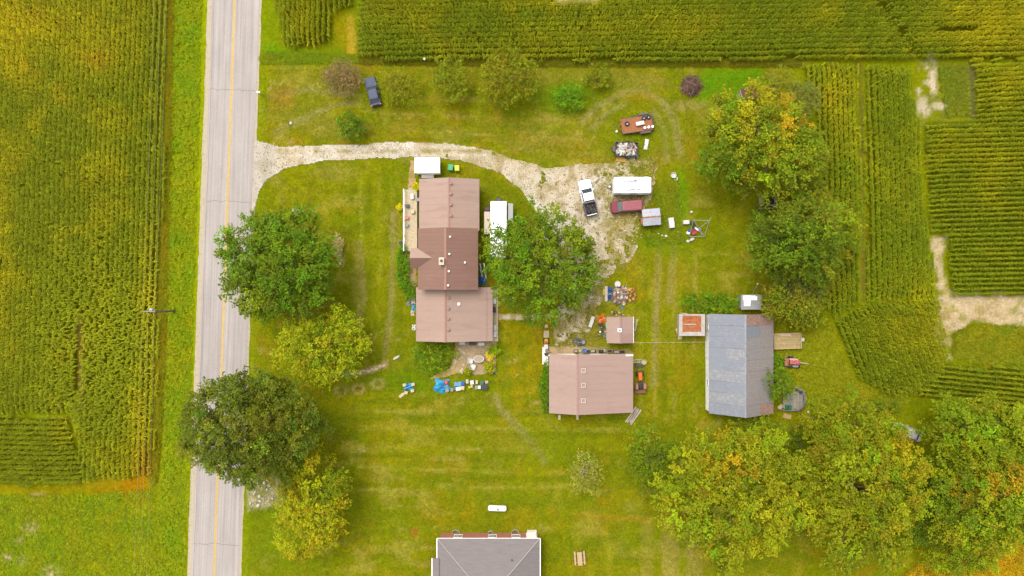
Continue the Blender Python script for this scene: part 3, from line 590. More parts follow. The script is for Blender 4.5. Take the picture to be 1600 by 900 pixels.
low_plants('clearing_weeds', 'thin olive weeds in the square clearing within the corn', [(1464, 104), (1512, 100), (1518, 182), (1476, 184), (1470, 150)], 1100, .4, C(128, 144, 24), C(138, 140, 36), 405, .2, .06, tone=(1.25, 1.3, .8))
low_plants('yard_weeds', 'tall green weeds around the parked trailers and scrap', [(1022, 286), (1060, 282), (1066, 330), (1062, 345), (1070, 380), (1010, 385), (1004, 355), (1034, 340), (1020, 310)], 1500, .4, C(104, 144, 10), C(130, 150, 20), 406, .2, .06)
low_plants('garden_edge_grass', 'long grass along the edge of the top corn field', [(405, 80), (560, 84), (566, 99), (405, 101)], 1400, .35, C(104, 150, 8), C(128, 154, 12), 407)
low_plants('tree_belt_grass', 'long yellow green grass between the barn and the right corn field', [(1210, 500), (1290, 490), (1335, 596), (1430, 625), (1380, 640), (1270, 640), (1215, 580)], 4200, .45, C(140, 150, 12), C(150, 154, 14), 408, .22, .06, tone=(1.5, 1.4, .6))
low_plants('field_margin', 'weedy yellow-green margin along the corn left of the road', [(252, -60), (272, -60), (268, 200), (258, 560), (246, 760), (234, 756), (242, 560), (252, 200)], 3600, .6, C(132, 140, 12), C(150, 138, 14), 409, .24, .06, 6, tone=(1.5, 1.4, .6))
low_plants('field_margin', 'olive weeds along the lower edge of the top corn field', [(560, 92), (900, 97), (1250, 95), (1250, 104), (900, 104), (560, 100)], 1800, .5, C(118, 128, 12), C(128, 120, 20), 410, .24, .06, 6, tone=(1.4, 1.3, .6))
# mown lawn: short tufts everywhere between the drive, the road and the fields
LAWN = [(408, 104), (1240, 106), (1240, 600), (1300, 640), (1270, 905), (385, 905), (400, 420), (406, 300)]
low_plants('lawn_grass', 'short green and straw coloured lawn around the buildings', LAWN, 52000, .14, C(112, 138, 8), C(150, 144, 16), 420, .3, .05, 4, tone=(1.45, 1.3, .8))
low_plants('driveway_weeds', 'weeds growing through the gravel at the edges of the yard', [(930, 245), (1030, 240), (1030, 300), (1008, 340), (1004, 390), (980, 424), (944, 440), (944, 480), (920, 545), (866, 545), (864, 505), (890, 480), (945, 400), (945, 330), (926, 262)], 1500, .22, C(150, 148, 40), C(178, 160, 70), 421, .2, .05, 5, tone=(1.3, 1.3, 1.0))

# ================================================================== TREES AND SHRUBS
def foliage(r, ctr, nrm_up, L, W, T, n, size, outward):
    """n leaves spread through a spray that points along 'outward'; returns vertices (n,4,3)"""
    o = outward / (np.linalg.norm(outward) + 1e-9); side = np.cross(o, (0, 0, 1.0)); side /= np.linalg.norm(side) + 1e-9; up = np.cross(side, o)
    a = r.uniform(-.5, .5, n); w = (1 - np.abs(a) * 1.2)
    pos = ctr + o * (a * L)[:, None] + side * (r.normal(0, .33, n) * W * w)[:, None] + up * (r.normal(0, .33, n) * T)[:, None]
    d = o * r.uniform(.2, 1.0, n)[:, None] + side * (r.normal(0, .75, n))[:, None] + np.array((0, 0, 1)) * (r.normal(-.15, .3, n))[:, None]
    d /= np.linalg.norm(d, axis=1)[:, None]
    nn = np.array((0, 0, 1.0)) + r.normal(0, .45, (n, 3)); s = np.cross(d, nn); s /= np.linalg.norm(s, axis=1)[:, None] + 1e-9
    l = (size * r.uniform(.7, 1.3, n))[:, None]
    return np.stack([pos, pos + d * l * .45 + s * l * .32, pos + d * l, pos + d * l * .45 - s * l * .32], 1)
STY = {'maple': dict(L=1.2, W=.6, T=.2, n=16, size=.33, droop=-.12, lob=.18, nl=11, rb=1.35, ns=10, pull=1.0),
       'oak': dict(L=.9, W=.8, T=.35, n=17, size=.29, droop=.25, lob=.17, nl=12, rb=1.25, ns=11, pull=.35),
       'feather': dict(L=1.1, W=.5, T=.28, n=13, size=.26, droop=.0, lob=.22, nl=10, rb=1.1, ns=9, pull=.6),
       'pine': dict(L=1.5, W=.4, T=.22, n=15, size=.30, droop=-.2, lob=.15, nl=14, rb=1.5, ns=10, pull=1.0),
       'willow': dict(L=1.5, W=.4, T=.25, n=13, size=.28, droop=-.15, lob=.18, nl=12, rb=1.2, ns=9, pull=1.1),
       'shrub': dict(L=.75, W=.5, T=.25, n=10, size=.23, droop=.1, lob=.16, nl=7, rb=.72, ns=8, pull=.4),
       'thin': dict(L=.8, W=.4, T=.2, n=8, size=.18, droop=.1, lob=.25, nl=9, rb=.7, ns=5, pull=.4)}
def tree(name, label, px, py, rx, ry, ht, style, colour, seed, accents=(), cat='tree', group=None, flat=0.42, dens=1.0, jc=.17, lean=(0, 0), bark=None):
    s = STY[style]; r = np.random.default_rng(seed); hc = ht * (.58 if ht > 4 else .5)
    c = np.array(P(px, py, hc)); c[2] = hc; k = (HC - hc) / HC / 10; ax, ay, az = rx * k, ry * k, ht * flat
    base = Vector((c[0] - lean[0], c[1] - lean[1], -0.12))
    t = thing(name, label, cat, base, 0, group)
    lc_ = c - np.array(base); ph = r.uniform(0, 6.28, 6); am = r.uniform(.4, 1, 6)
    def rad(az_, el):
        v = sum(am[i] * np.sin((i + 2) * az_ + ph[i] + 2.2 * el * (i % 2)) for i in range(6)) / 3.2
        return 1 + s['lob'] * v
    # trunk and limbs
    mb = MB(); r0 = max(.03, ht * .022); top = Vector((lc_[0], lc_[1], lc_[2] + az * .15)); mid = top * .5 + Vector((r.normal(0, .1 * r0 * 10), r.normal(0, .1 * r0 * 10), 0))
    mb.tube([(0, 0, 0), (mid.x * .5, mid.y * .5, mid.z * .5), mid, top], [r0 * 1.25, r0, r0 * .75, r0 * .3], 7)
    ends = []
    for i in range(s['nl']):
        a = i * 2.39996 + r.uniform(-.3, .3); el = r.uniform(.05, 1.15) if i else 1.3; q = rad(a, el) * r.uniform(.6, .78)
        e = lc_ + np.array((ax * math.cos(a) * math.cos(el), ay * math.sin(a) * math.cos(el), az * math.sin(el))) * q
        st = np.array(top) * r.uniform(.45, .85); m_ = st * .45 + e * .55 + np.array((0, 0, az * .12)); ends.append(e)
        mb.tube([st, m_, e], [r0 * .5, r0 * .28, r0 * .08], 5)
        for j in range(3):
            b0 = m_ * (1 - j * .3) + e * (j * .3); e2 = b0 + np.array((r.normal(0, .22) * ax, r.normal(0, .22) * ay, abs(r.normal(0, .12)) * az)); mb.tube([b0, (b0 + e2) / 2 + np.array((0, 0, .1)), e2], [r0 * .2, r0 * .13, r0 * .04], 4)
    mb.build('trunk', bark or M_BARK, t, smooth=True)
    # crown: sprays over the whole crown, most of them on its skin, some inside
    area = math.pi * ax * ay; rb = min(s['rb'], .42 * min(ax, ay)); V, CC = [], []; base_c = np.array(colour)
    Nb = max(5, int(area / (rb * rb * 2.2) * 3.1 * dens)); ac = [(np.array(a_[0]), np.array(a_[1]), a_[2], a_[3]) for a_ in accents]; gold = math.pi * (3 - math.sqrt(5))
    sprays = max(4, int(s['ns'] * min(1, .45 + rb * .4)))
    for i in range(Nb):
        sz = 1.0 - 1.22 * (i + .5) / Nb + r.normal(0, .04); el = math.asin(max(-1, min(1, sz))); a = i * gold + r.normal(0, .25)
        q = rad(a, el) * (r.uniform(.84, 1.06) if r.random() < .62 else r.uniform(.5, .78)) - rb / max(ax, ay) * .45
        d = np.array((math.cos(a) * math.cos(el), math.sin(a) * math.cos(el), math.sin(el))); p0 = lc_ + d * np.array((ax, ay, az)) * q
        cb = base_c * np.array((r.normal(1, jc * .7), r.normal(1, jc * .5), 1)) * r.normal(1, jc)
        for col_, pos_, rr_, am_ in ac:
            if r.random() < math.exp(-(np.hypot((p0[0] - lc_[0] - pos_[0] * ax), (p0[1] - lc_[1] - pos_[1] * ay)) / (rr_ * ax)) ** 2) * am_: cb = col_ * r.normal(1, .12)
        br = rb * r.uniform(.6, 1.15)
        for j in range(sprays):
            b = r.uniform(0, 6.2832); h = math.sqrt(r.random()); dd = np.array((math.cos(b) * h, math.sin(b) * h, 0))
            p = p0 + dd * br + np.array((0, 0, br * .75 * (1 - h * h) - br * .2)) + r.normal(0, .08, 3) * br
            out = dd * .8 + np.array((d[0], d[1], 0)) * s['pull'] + np.array((0, 0, s['droop'] + .2 * d[2])) + r.normal(0, .15, 3)
            sc = r.uniform(.75, 1.2) * min(1.0, .3 + rb * .5)
            v = foliage(r, p, None, s['L'] * sc, s['W'] * sc, s['T'] * sc, max(5, int(s['n'] * (.5 + .5 * sc))), s['size'] * (.8 + .2 * sc), out)
            V.append(v); CC.append(np.clip(cb[None] * r.normal(1, jc * .55) * r.normal(1, .10, (len(v), 1)), .003, .8))
    V = np.concatenate(V); CC = np.repeat(np.concatenate(CC), 4, 0); n = len(V); V[..., 2] = np.maximum(V[..., 2], .1)
    o = np_mesh('crown', V.reshape(-1, 3), None, M_LEAF, CC, t, quads=np.arange(n * 4).reshape(n, 4)); return t
LK = 1.68
def lf(r, g, b): return tuple(x * LK for x in C(r, g, b))
G_MAPLE, G_OAK, G_YG, G_Y, G_R, G_PINE = lf(98, 122, 14), lf(104, 116, 26), lf(146, 154, 8), lf(158, 156, 8), lf(132, 138, 10), lf(96, 114, 8)
ORANGE, GOLD, DEEP, GREY = lf(170, 140, 16), lf(176, 158, 12), lf(100, 118, 8), lf(122, 124, 46)
tree('maple_tree', 'big dark green maple overhanging the road above the oak', 438, 413, 93, 88, 13, 'maple', G_MAPLE, 11, [(lf(128, 140, 16), (-.2, -.9), .35, .8)], dens=1.2)
tree('oak_tree', 'largest darkest tree, rounded clumps, covering the road below the maple', 396, 665, 104, 90, 15, 'oak', G_OAK, 12, [(lf(116, 120, 20), (.3, .3), .3, .6)], dens=1.35)
tree('ornamental_tree', 'bright yellow-green tree between the dark maple and the oak', 504, 540, 74, 55, 8.5, 'feather', G_YG, 13, dens=1.4)
tree('locust_tree', 'tall ragged yellow tree on the lawn just below the oak', 488, 782, 58, 88, 9, 'feather', G_Y, 14, [(lf(168, 154, 8), (.1, -.8), .4, .5), (lf(120, 134, 14), (.7, .3), .6, .7)], dens=1.15)
tree('maple_tree', 'leafy green maple between the farmhouse and the gravel yard', 847, 413, 88, 86, 11, 'maple', lf(100, 124, 12), 15, [(lf(120, 136, 14), (.4, .6), .5, .5)], dens=1.0)
tree('maple_tree', 'green maple with a gold top, right of the yard', 1184, 226, 94, 82, 13, 'maple', lf(122, 134, 10), 16, [(lf(154, 148, 12), (.1, .65), .6, .7), (ORANGE, (.55, .5), .4, .25), (lf(96, 120, 10), (-.6, -.5), .5, .6)], dens=1.1)
tree('olive_tree', 'grey-green small tree above the gold-topped maple', 1248, 158, 34, 30, 6, 'shrub', GREY, 17, flat=.45)
tree('thorn_tree', 'sparse olive tree at the top of the tree belt by the corn corner', 1212, 132, 30, 24, 5.5, 'thin', lf(134, 132, 24), 18, dens=1.8)
tree('poplar_tree', 'narrow olive tree against the corn, right of the gold-topped maple', 1264, 252, 22, 58, 7, 'shrub', lf(118, 128, 18), 19, dens=1.2)
tree('bare_tree', 'thin half-bare dark tree below the gold-topped maple', 1236, 284, 32, 36, 6.5, 'thin', lf(110, 116, 30), 20, dens=1.2)
tree('pine_tree', 'tall dark green pine in the tree belt above the barn', 1240, 382, 72, 62, 15, 'pine', lf(98, 116, 8), 21, dens=1.7)
tree('pine_tree', 'smaller yellow-green pine leaning over the corn edge', 1298, 362, 36, 52, 8, 'pine', lf(124, 132, 10), 22, dens=1.5)
tree('willow_tree', 'feathery olive willow directly right of the small grey shed', 1240, 466, 52, 34, 8, 'willow', lf(124, 128, 22), 23, [(lf(110, 110, 50), (.2, .8), .5, .6)], dens=1.5)
tree('mulberry_tree', 'small round green tree against the right side of the barn', 1216, 600, 23, 30, 5.5, 'shrub', lf(100, 126, 12), 24, flat=.45)
tree('silver_maple_tree', 'huge yellow-green maple below the barn with an orange spot', 1146, 772, 110, 108, 15, 'maple', lf(136, 142, 10), 25, [(ORANGE, (-.1, .55), .25, .4), (lf(152, 150, 14), (.4, -.3), .6, .5)], dens=1.15)
tree('sapling_tree', 'wispy green tree at the left of the huge maple below the barn', 1018, 716, 40, 52, 6.5, 'feather', lf(112, 130, 14), 26, dens=.9)
tree('ash_tree', 'small green tree touching the bottom wall of the barn', 1180, 676, 46, 26, 5.5, 'feather', lf(124, 136, 14), 27, dens=1.0)
tree('silver_maple_tree', 'huge olive maple in the middle of the bottom right wood', 1344, 768, 96, 112, 15, 'maple', lf(132, 138, 12), 28, [(lf(152, 144, 12), (.3, .55), .35, .5)], dens=1.25)
tree('hackberry_tree', 'yellow-olive tree above the middle of the bottom right wood', 1312, 660, 66, 46, 9, 'feather', lf(132, 138, 10), 29, dens=1.3)
tree('sugar_maple_tree', 'tall maple turning orange in the bottom right corner', 1530, 775, 92, 96, 15, 'maple', lf(128, 138, 12), 30, [(ORANGE, (-.25, .35), .3, .45), (lf(172, 142, 18), (.55, .55), .45, .4), (DEEP, (-.75, -.1), .4, .7)], dens=1.2)
tree('walnut_tree', 'broad green tree at the right edge under the slanting corn', 1512, 664, 76, 44, 11, 'maple', lf(122, 138, 14), 31, dens=1.2)
tree('walnut_tree', 'green tree cut by the right edge of the picture', 1604, 700, 52, 70, 11, 'maple', lf(136, 142, 12), 32, [(ORANGE, (-.3, -.4), .5, .3)], dens=1.2)
tree('elm_tree', 'dark green low tree in the gap between the two big bottom right maples', 1440, 800, 36, 60, 7, 'feather', lf(104, 124, 10), 33, dens=1.1)
tree('elm_tree', 'green tree at the very bottom between the big maple and the soybeans', 1500, 866, 60, 28, 6, 'feather', lf(132, 146, 10), 34, dens=1.2)
tree('apple_tree', 'small thin greyish tree alone on the south lawn', 914, 740, 26, 36, 4.5, 'thin', lf(150, 150, 50), 35, [(lf(160, 150, 110), (-.1, .4), .5, .5)], dens=1.8)
tree('crab_apple_tree', 'largest olive fruit tree of the row along the top corn', 795, 122, 47, 46, 5.5, 'shrub', lf(126, 128, 12), 36, group='fruit trees below the top corn', dens=1.2)
tree('crab_apple_tree', 'olive round fruit tree second largest in the row along the top corn', 704, 126, 30, 37, 4.5, 'shrub', lf(122, 130, 12), 37, group='fruit trees below the top corn', dens=1.2)
tree('crab_apple_tree', 'low thin olive fruit tree just right of the dark car', 624, 136, 34, 32, 3.0, 'thin', lf(132, 134, 18), 38, group='fruit trees below the top corn', dens=1.9)
tree('dead_bush', 'brown leafless spreading bush left of the dark car', 536, 122, 30, 28, 2.6, 'thin', lf(136, 116, 70), 39, cat='bush', dens=2.2)
tree('lilac_bush', 'round dark green bush on the lawn below the dark car', 550, 197, 23, 24, 3.2, 'shrub', lf(98, 126, 12), 40, cat='bush', flat=.48, dens=1.3)
tree('leafy_bush', 'bright green loose bush right of the largest fruit tree', 890, 151, 28, 20, 2.2, 'shrub', lf(104, 146, 10), 41, cat='bush')
tree('leafy_bush', 'flat olive bush near the corn above the rusty flatbed', 934, 122, 26, 18, 2.2, 'shrub', lf(122, 130, 14), 42, cat='bush')
tree('leafy_bush', 'wide green bush left of the patio under the farmhouse wall', 676, 556, 36, 24, 2.6, 'shrub', lf(112, 138, 10), 43, cat='bush')
tree('patio_bush', 'small green-yellow bush at the top right patio corner', 771, 548, 8, 9, 1.2, 'shrub', lf(130, 150, 10), 44, cat='bush')
tree('patio_bush', 'round lime bush at the lower right patio corner', 764, 573, 10, 10, 1.3, 'shrub', lf(160, 162, 12), 45, cat='bush')
tree('patio_bush', 'pale yellow flowering bush on the right patio edge', 766, 556, 7, 5, .9, 'shrub', lf(214, 190, 60), 46, cat='bush')
tree('patio_bush', 'small lime tuft below the white patio chairs', 732, 580, 5, 5, .8, 'shrub', lf(150, 150, 10), 47, cat='bush')
tree('vine_bush', 'tangled green vines along the top of the rusty shed and barn', 1112, 473, 48, 15, 2.0, 'shrub', lf(104, 136, 14), 48, cat='bush', dens=1.2)
tree('hedge_bush', 'green shrubs along the road side wall of the farmhouse', 629, 418, 9, 36, 1.6, 'shrub', lf(100, 138, 12), 49, cat='bush')
tree('hedge_bush', 'green shrub at the left corner of the lower farmhouse wing', 641, 456, 9, 14, 1.4, 'shrub', lf(96, 130, 12), 50, cat='bush')
tree('flower_bush', 'yellow flowering clump by the upper end of the wooden deck', 650, 292, 5, 5, .9, 'shrub', lf(206, 196, 20), 51, cat='bush')
tree('flower_bush', 'yellow flowering clump left of the wooden deck', 625, 324, 4, 5, .8, 'shrub', lf(200, 190, 16), 52, cat='bush')
tree('garage_hedge', 'strip of green shrubs along the left wall of the garage', 852, 605, 6, 38, 1.4, 'shrub', lf(98, 130, 12), 53, cat='bush')
tree('ditch_bush', 'dark green low bush under the gap right of the huge barn maple', 1248, 690, 16, 34, 2.5, 'shrub', lf(100, 120, 8), 54, cat='bush')
tree('garden_bush', 'green shrub hugging the right wall of the barn above the round tree', 1214, 566, 9, 14, 1.5, 'shrub', lf(104, 136, 12), 55, cat='bush')
tree('flower_bush', 'cream flowering bush by the stones right of the roadside maple', 528, 384, 7, 16, 1.0, 'thin', lf(196, 184, 110), 56, cat='bush', dens=2)
tree('understory_bush', 'dark green bush under the half-bare tree beside the corn', 1270, 308, 26, 30, 4, 'shrub', lf(108, 122, 14), 57, cat='bush')
tree('understory_bush', 'olive bush at the right foot of the tall pine', 1282, 428, 28, 24, 4, 'shrub', lf(118, 124, 20), 58, cat='bush')
tree('understory_bush', 'green bush at the left foot of the tall pine', 1192, 350, 24, 34, 4, 'shrub', lf(100, 120, 10), 59, cat='bush')
tree('understory_bush', 'yellow-green bush right of the barn roof top corner', 1262, 500, 26, 18, 2.5, 'shrub', lf(136, 140, 12), 60, cat='bush')
tree('understory_bush', 'green bush at the foot of the slanting corn above the wood', 1376, 634, 30, 18, 3.0, 'shrub', lf(116, 132, 12), 61, cat='bush')
tree('thorn_tree', 'grey-olive thicket between the corn corner and the gold-topped maple', 1232, 196, 30, 30, 6, 'shrub', lf(122, 126, 30), 62)
tree('thorn_tree', 'yellow-green tree closing the belt between the two big crowns', 1262, 330, 40, 36, 8, 'feather', lf(124, 132, 12), 63, dens=1.2)
tree('thorn_tree', 'olive tree between the tall pine and the willow', 1268, 440, 40, 26, 7, 'feather', lf(120, 128, 16), 64, dens=1.2)

# ================================================================== BUILDINGS
def ribbed(name, parent, pts, mat, rib=0.9, t=0.07, rh=0.02):
    """metal roof slope: pts = ridge0, ridge1, eave1, eave0; raised seams run from ridge to eave"""
    r0, r1, e1, e0 = [Vector(p) for p in pts]; mb = MB().slab([r0, r1, e1, e0], t); n = max(2, int((r1 - r0).length / rib))
    ax = (r1 - r0).normalized() * 0.03
    for i in range(1, n):
        a = r0.lerp(r1, i / n); b_ = e0.lerp(e1, i / n); up = Vector((0, 0, rh))
        mb.add([a - ax, a + ax, b_ + ax, b_ - ax, a - ax + up, a + ax + up, b_ + ax + up, b_ - ax + up], [(4, 5, 6, 7), (0, 4, 7, 3), (1, 2, 6, 5), (3, 7, 6, 2), (0, 1, 5, 4)])
    return mb.build(name, mat, parent)
def window(parent, c, w, h, axis, pane=M_GLASS, frame=M_TRIM, name='window'):
    x, y, z = c; f = MB(); t = .06
    def bx(mb, du, dz, su, sz, dep):
        if axis == 'x': mb.box(x, y + du, z + dz, dep, su, sz)
        else: mb.box(x + du, y, z + dz, su, dep, sz)
    bx(f, 0, -h / 2 - .06, w + .16, .06, .14); bx(f, 0, h / 2, w + .12, .06, .11); bx(f, -w / 2 - .03, -h / 2, .06, h, .11); bx(f, w / 2 + .03, -h / 2, .06, h, .11); bx(f, 0, -.02, w, .04, .09)
    o = f.build(name, frame, parent); p = MB(); bx(p, 0, -h / 2, w, h, .05); p.build('pane', pane, o); return o
def door(parent, c, w, h, axis, mat):
    x, y, z = c; d = MB(); k = MB()
    if axis == 'x': d.box(x, y, z, .1, w, h); k.lathe([(.03, z + h * .48 - .03), (.045, z + h * .48), (.03, z + h * .48 + .03)], x + .07, y + w * .38, 8)
    else: d.box(x, y, z, w, .1, h); k.lathe([(.03, z + h * .48 - .03), (.045, z + h * .48), (.03, z + h * .48 + .03)], x + w * .38, y + .07, 8)
    o = d.build('door', mat, parent, bevel=.015); k.build('handle', M_STEEL, o); return o
def vent(parent, c, r, mat, kind='round'):
    x, y, z = c; mb = MB()
    if kind == 'round': mb.lathe([(r * .8, z - .3), (r * .8, z + .10), (r, z + .12), (r, z + .2), (r * .5, z + .27)], x, y, 14)
    elif kind == 'pipe': mb.lathe([(r * 1.6, z - .25), (r * 1.2, z + .05), (r, z + .06), (r, z + .35)], x, y, 10)
    else:
        mb.box(x, y, z - .2, r * 2, r * 2, .35); mb.box(x, y, z + .15, r * 2.4, r * 2.4, .05)
    return mb.build('roof_vent', mat, parent, smooth=False)
M_ROOF = mk('mauve_metal_roof', C(196, 165, 148), .6, .0, var=.05, scale=.35, spec=.2, stain=C(184, 152, 136), stain_amt=.2, vec=(.3, 1.6, 1))
M_ROOF2 = mk('dark_mauve_metal_roof', C(160, 122, 106), .6, .0, var=.06, scale=.35, spec=.2, stain=C(150, 114, 98), stain_amt=.2, vec=(.3, 1.6, 1))
M_RCAP = mk('ridge_cap', C(186, 138, 120), .5, var=.08)
M_GROOF = mk('garage_roof', C(194, 163, 149), .6, var=.05, scale=.3, spec=.2, stain=C(184, 153, 139), stain_amt=.2, vec=(.3, 1.6, 1))
M_SIDING = mk('cream_siding', (.55, .50, .42), .7, var=.08, scale=2, vec=(1, 1, 6))
M_VENT = mk('vent_brown', C(178, 140, 124), .5, var=.1)
def gable(T, x0, x1, y0, y1, xr, he0, he1, hr, roofmat, wallmat, ov=.35, cap=M_RCAP, rib=.9, names=('roof', 'roof')):
    """ridge runs along Y; eaves at x0 (height he0) and x1 (height he1); coordinates in world metres relative to T"""
    ox, oy = T.location.x, T.location.y; X0, X1, XR, Y0, Y1 = x0 - ox, x1 - ox, xr - ox, y0 - oy, y1 - oy
    s0 = (hr - he0) / (XR - X0); s1 = (hr - he1) / (X1 - XR); d = .13
    MB().extr_y([(X0 + ov, 0), (X1 - ov, 0), (X1 - ov, he1 + s1 * ov - d), (XR, hr - d), (X0 + ov, he0 + s0 * ov - d)], Y0 + ov, Y1 - ov).build('wall', wallmat, T)
    a = ribbed('roof', T, [(XR, Y1, hr), (XR, Y0, hr), (X0, Y0, he0), (X0, Y1, he0)], roofmat, rib)
    b = ribbed('roof', T, [(XR, Y0, hr), (XR, Y1, hr), (X1, Y1, he1), (X1, Y0, he1)], roofmat, rib)
    if cap:
        c = MB(); w = .16; c.slab([(XR - w, Y0 - .02, hr - w * s0 + .05), (XR, Y0 - .02, hr + .05), (XR, Y1 + .02, hr + .05), (XR - w, Y1 + .02, hr - w * s0 + .05)], .03); c.slab([(XR, Y0 - .02, hr + .05), (XR + w, Y0 - .02, hr - w * s1 + .05), (XR + w, Y1 + .02, hr - w * s1 + .05), (XR, Y1 + .02, hr + .05)], .03); c.build('ridge_cap', cap, T)
    return a, b
# ---- farmhouse
house = thing('farmhouse', 'long farmhouse with mauve metal roofs in three stepped sections', 'house', (-9.5, 4.0, 0))
def hz(x): return x + 9.5
gable(house, -14.1, -4.96, 8.7, 16.55, -9.45, 3.0, 3.0, 4.5, M_ROOF, M_SIDING)
gable(house, -14.0, -5.05, -0.25, 8.86, -9.72, 5.0, 5.0, 6.9, M_ROOF2, M_SIDING, rib=.6)
gable(house, -14.58, -2.95, -8.1, 0.1, -9.95, 2.9, 2.5, 4.7, M_ROOF, M_SIDING)
# porch gable on the road side
g = MB(); yr, hr, xa, xb = 4.43 - 4, 6.0, hz(-15.1), hz(-11.7)
def dormer(sgn, mat):
    return ribbed('porch_roof', house, [(xb, yr, hr), (xa, yr, hr), (xa, yr + sgn * 1.5, 4.95), (hz(-14.0) + .25, yr + sgn * 1.5, 4.95)], mat, .6)
dormer(1, M_ROOF); dormer(-1, M_ROOF2)  # south slope's shade is put into its colour by the darker roof material
MB().extr_x([(yr - 1.2, 0), (yr + 1.2, 0), (yr + 1.2, 5.0), (yr, 5.8), (yr - 1.2, 5.0)], hz(-14.75), hz(-13.4)).build('porch', M_SIDING, house)
MB().box(hz(-14.75), -1.0, 0, .14, .14, 4.6).build('post', M_TRIM, house)
ch = MB(); ch.box(hz(-10.25), 3.9 - 4, 5.9, .62, .95, 1.5); ch.box(hz(-10.25), 3.9 - 4, 7.4, .78, 1.1, .12); ch = ch.build('chimney', mk('chimney_cream', C(236, 218, 190), .8, var=.12), house)
MB().lathe([(.2, 7.5), (.2, 7.62), (.16, 7.62), (.16, 7.53)], hz(-10.25), 3.95 - 4, 12).build('flue', M_DARK, ch)
def roofz(x, xr, hr, xe, he): return hr - (hr - he) * (x - xr) / (xe - xr)
for py in (287, 303, 320, 337): p = P(704.5, py, 4.4); vent(house, (hz(p.x), p.y - 4, roofz(p.x, -9.45, 4.5, -4.96, 3)), .24, M_VENT)
for px, py in ((703.5, 370), (702.5, 397), (726, 410), (701.5, 424), (700.5, 446)): p = P(px, py, 6.5); vent(house, (hz(p.x), p.y - 4, roofz(p.x, -9.72, 6.9, -5.05, 5)), .13, M_TRIM, 'pipe')
for py in (465, 482, 498, 515): p = P(700.5, py, 4.5); vent(house, (hz(p.x), p.y - 4, roofz(p.x, -9.95, 4.7, -2.95, 2.5)), .25, M_VENT)
p = P(717, 475, 4.2); vent(house, (hz(p.x), p.y - 4, roofz(p.x, -9.95, 4.7, -2.95, 2.5)), .16, M_WHITE, 'box')
for y in (-6.5, -4.8, -3.2): pass
for x in (-12.5, -10.2, -6.8, -4.9): window(house, (hz(x), -7.75 - 4, 1.5), 1.3, 1.2, 'y')
for y in (1.5, 5.0, 7.2): window(house, (hz(-5.36), y - 4, 3.6), .9, 1.3, 'x')
for y in (10.5, 14.5): window(house, (hz(-5.28), y - 4, 1.6), 1.0, 1.2, 'x'); window(house, (hz(-13.78), y - 4, 1.6), 1.0, 1.2, 'x')
for y in (-6.0, -2.5): window(house, (hz(-3.27), y - 4, 1.4), 1.0, 1.0, 'x')
door(house, (hz(-3.27), -4.3 - 4, .2), .95, 2.0, 'x', M_TRIM); door(house, (hz(-13.78), 12.5 - 4, .55), .95, 2.0, 'x', M_TRIM)
# step line where the back porch roof joins
MB().box(hz(-3.85), -4.0 - 4, roofz(-3.85, -9.95, 4.7, -2.95, 2.5) + .015, .07, 8.1, .05).build('roof_joint', M_VENT, house)
# ---- garage
gar = thing('garage', 'wide garage with a mauve ribbed metal roof and three square vents', 'garage', (12.0, -14.5, 0))
gable(gar, 5.64, 18.48, -19.0, -10.0, 9.76, 3.0, 2.5, 4.6, M_GROOF, mk('garage_wall', (.5, .46, .42), .7, var=.1), cap=mk('garage_ridge', C(186, 148, 134), .5, var=.1))
for py in (579, 602, 626):
    p = P(911.5, py, 4.4); z = roofz(p.x, 9.76, 4.6, 18.48, 2.5); x, y = p.x - 12, p.y + 14.5; o = MB()
    for dx, dy, sx, sy in ((0, .3, .7, .1), (0, -.3, .7, .1), (.3, 0, .1, .5), (-.3, 0, .1, .5)): o.box(x + dx, y + dy, z - .25, sx, sy, .4)
    o = o.build('roof_vent', mk('vent_cream', C(232, 208, 190), .6, var=.1), gar); MB().box(x, y, z - .2, .5, .5, .24).build('vent_lid', M_GROOF, o)
MB().box(0, -10.26 + 14.5, 2.66, 12.9, .2, .12).build('gutter', M_TRIM, gar)
for x in (8.5, 13.5): 
    d = MB().box(x - 12, -10.33 + 14.5, .05, 3.0, .08, 2.3).build('garage_door', M_TRIM, gar)
    for k in range(4): MB().box(x - 12, -10.28 + 14.5, .3 + k * .55, 2.7, .05, .04).build('door_panel', M_SIDING, d)
window(gar, (11 - 12, -18.64 + 14.5, 1.5), 1.0, .9, 'y'); door(gar, (17.2 - 12, -10.33 + 14.5, .05), .9, 2.0, 'y', M_SIDING)
# ---- workshop shed
wk = thing('workshop_shed', 'small square mauve-roofed shed with a white roof vent above the garage', 'shed', (16.55, -6.4, 0))
gable(wk, 14.5, 18.62, -8.42, -4.4, 16.5, 2.3, 2.3, 2.95, M_GROOF, M_SIDING, ov=.2, cap=mk('shed_ridge', C(178, 140, 128), .5, var=.1))
p = P(968, 516, 3); o = MB().box(p.x - 16.55, p.y + 6.4, 2.8, .55, .55, .35).build('roof_vent', M_WHITE, wk); MB().lathe([(.12, 3.15), (.12, 3.3), (.09, 3.3), (.09, 3.2)], p.x - 16.55, p.y + 6.4, 10).build('flue', M_DARK, o)
MB().slab([(.0, -.55, 2.98), (1.85, -.55, 2.40), (1.85, -1.95, 2.40), (.0, -1.95, 2.98)], .04).build('patch_sheet', mk('patch_roof', C(186, 148, 136), .5, var=.06), wk)
MB().box(2.03, 0, 2.2, .06, 4.0, .16).build('fascia', M_TRIM, wk); door(wk, (-1.87, .6, 0), .9, 1.9, 'x', M_TRIM); window(wk, (0.6, -1.83, 1.4), .8, .7, 'y')
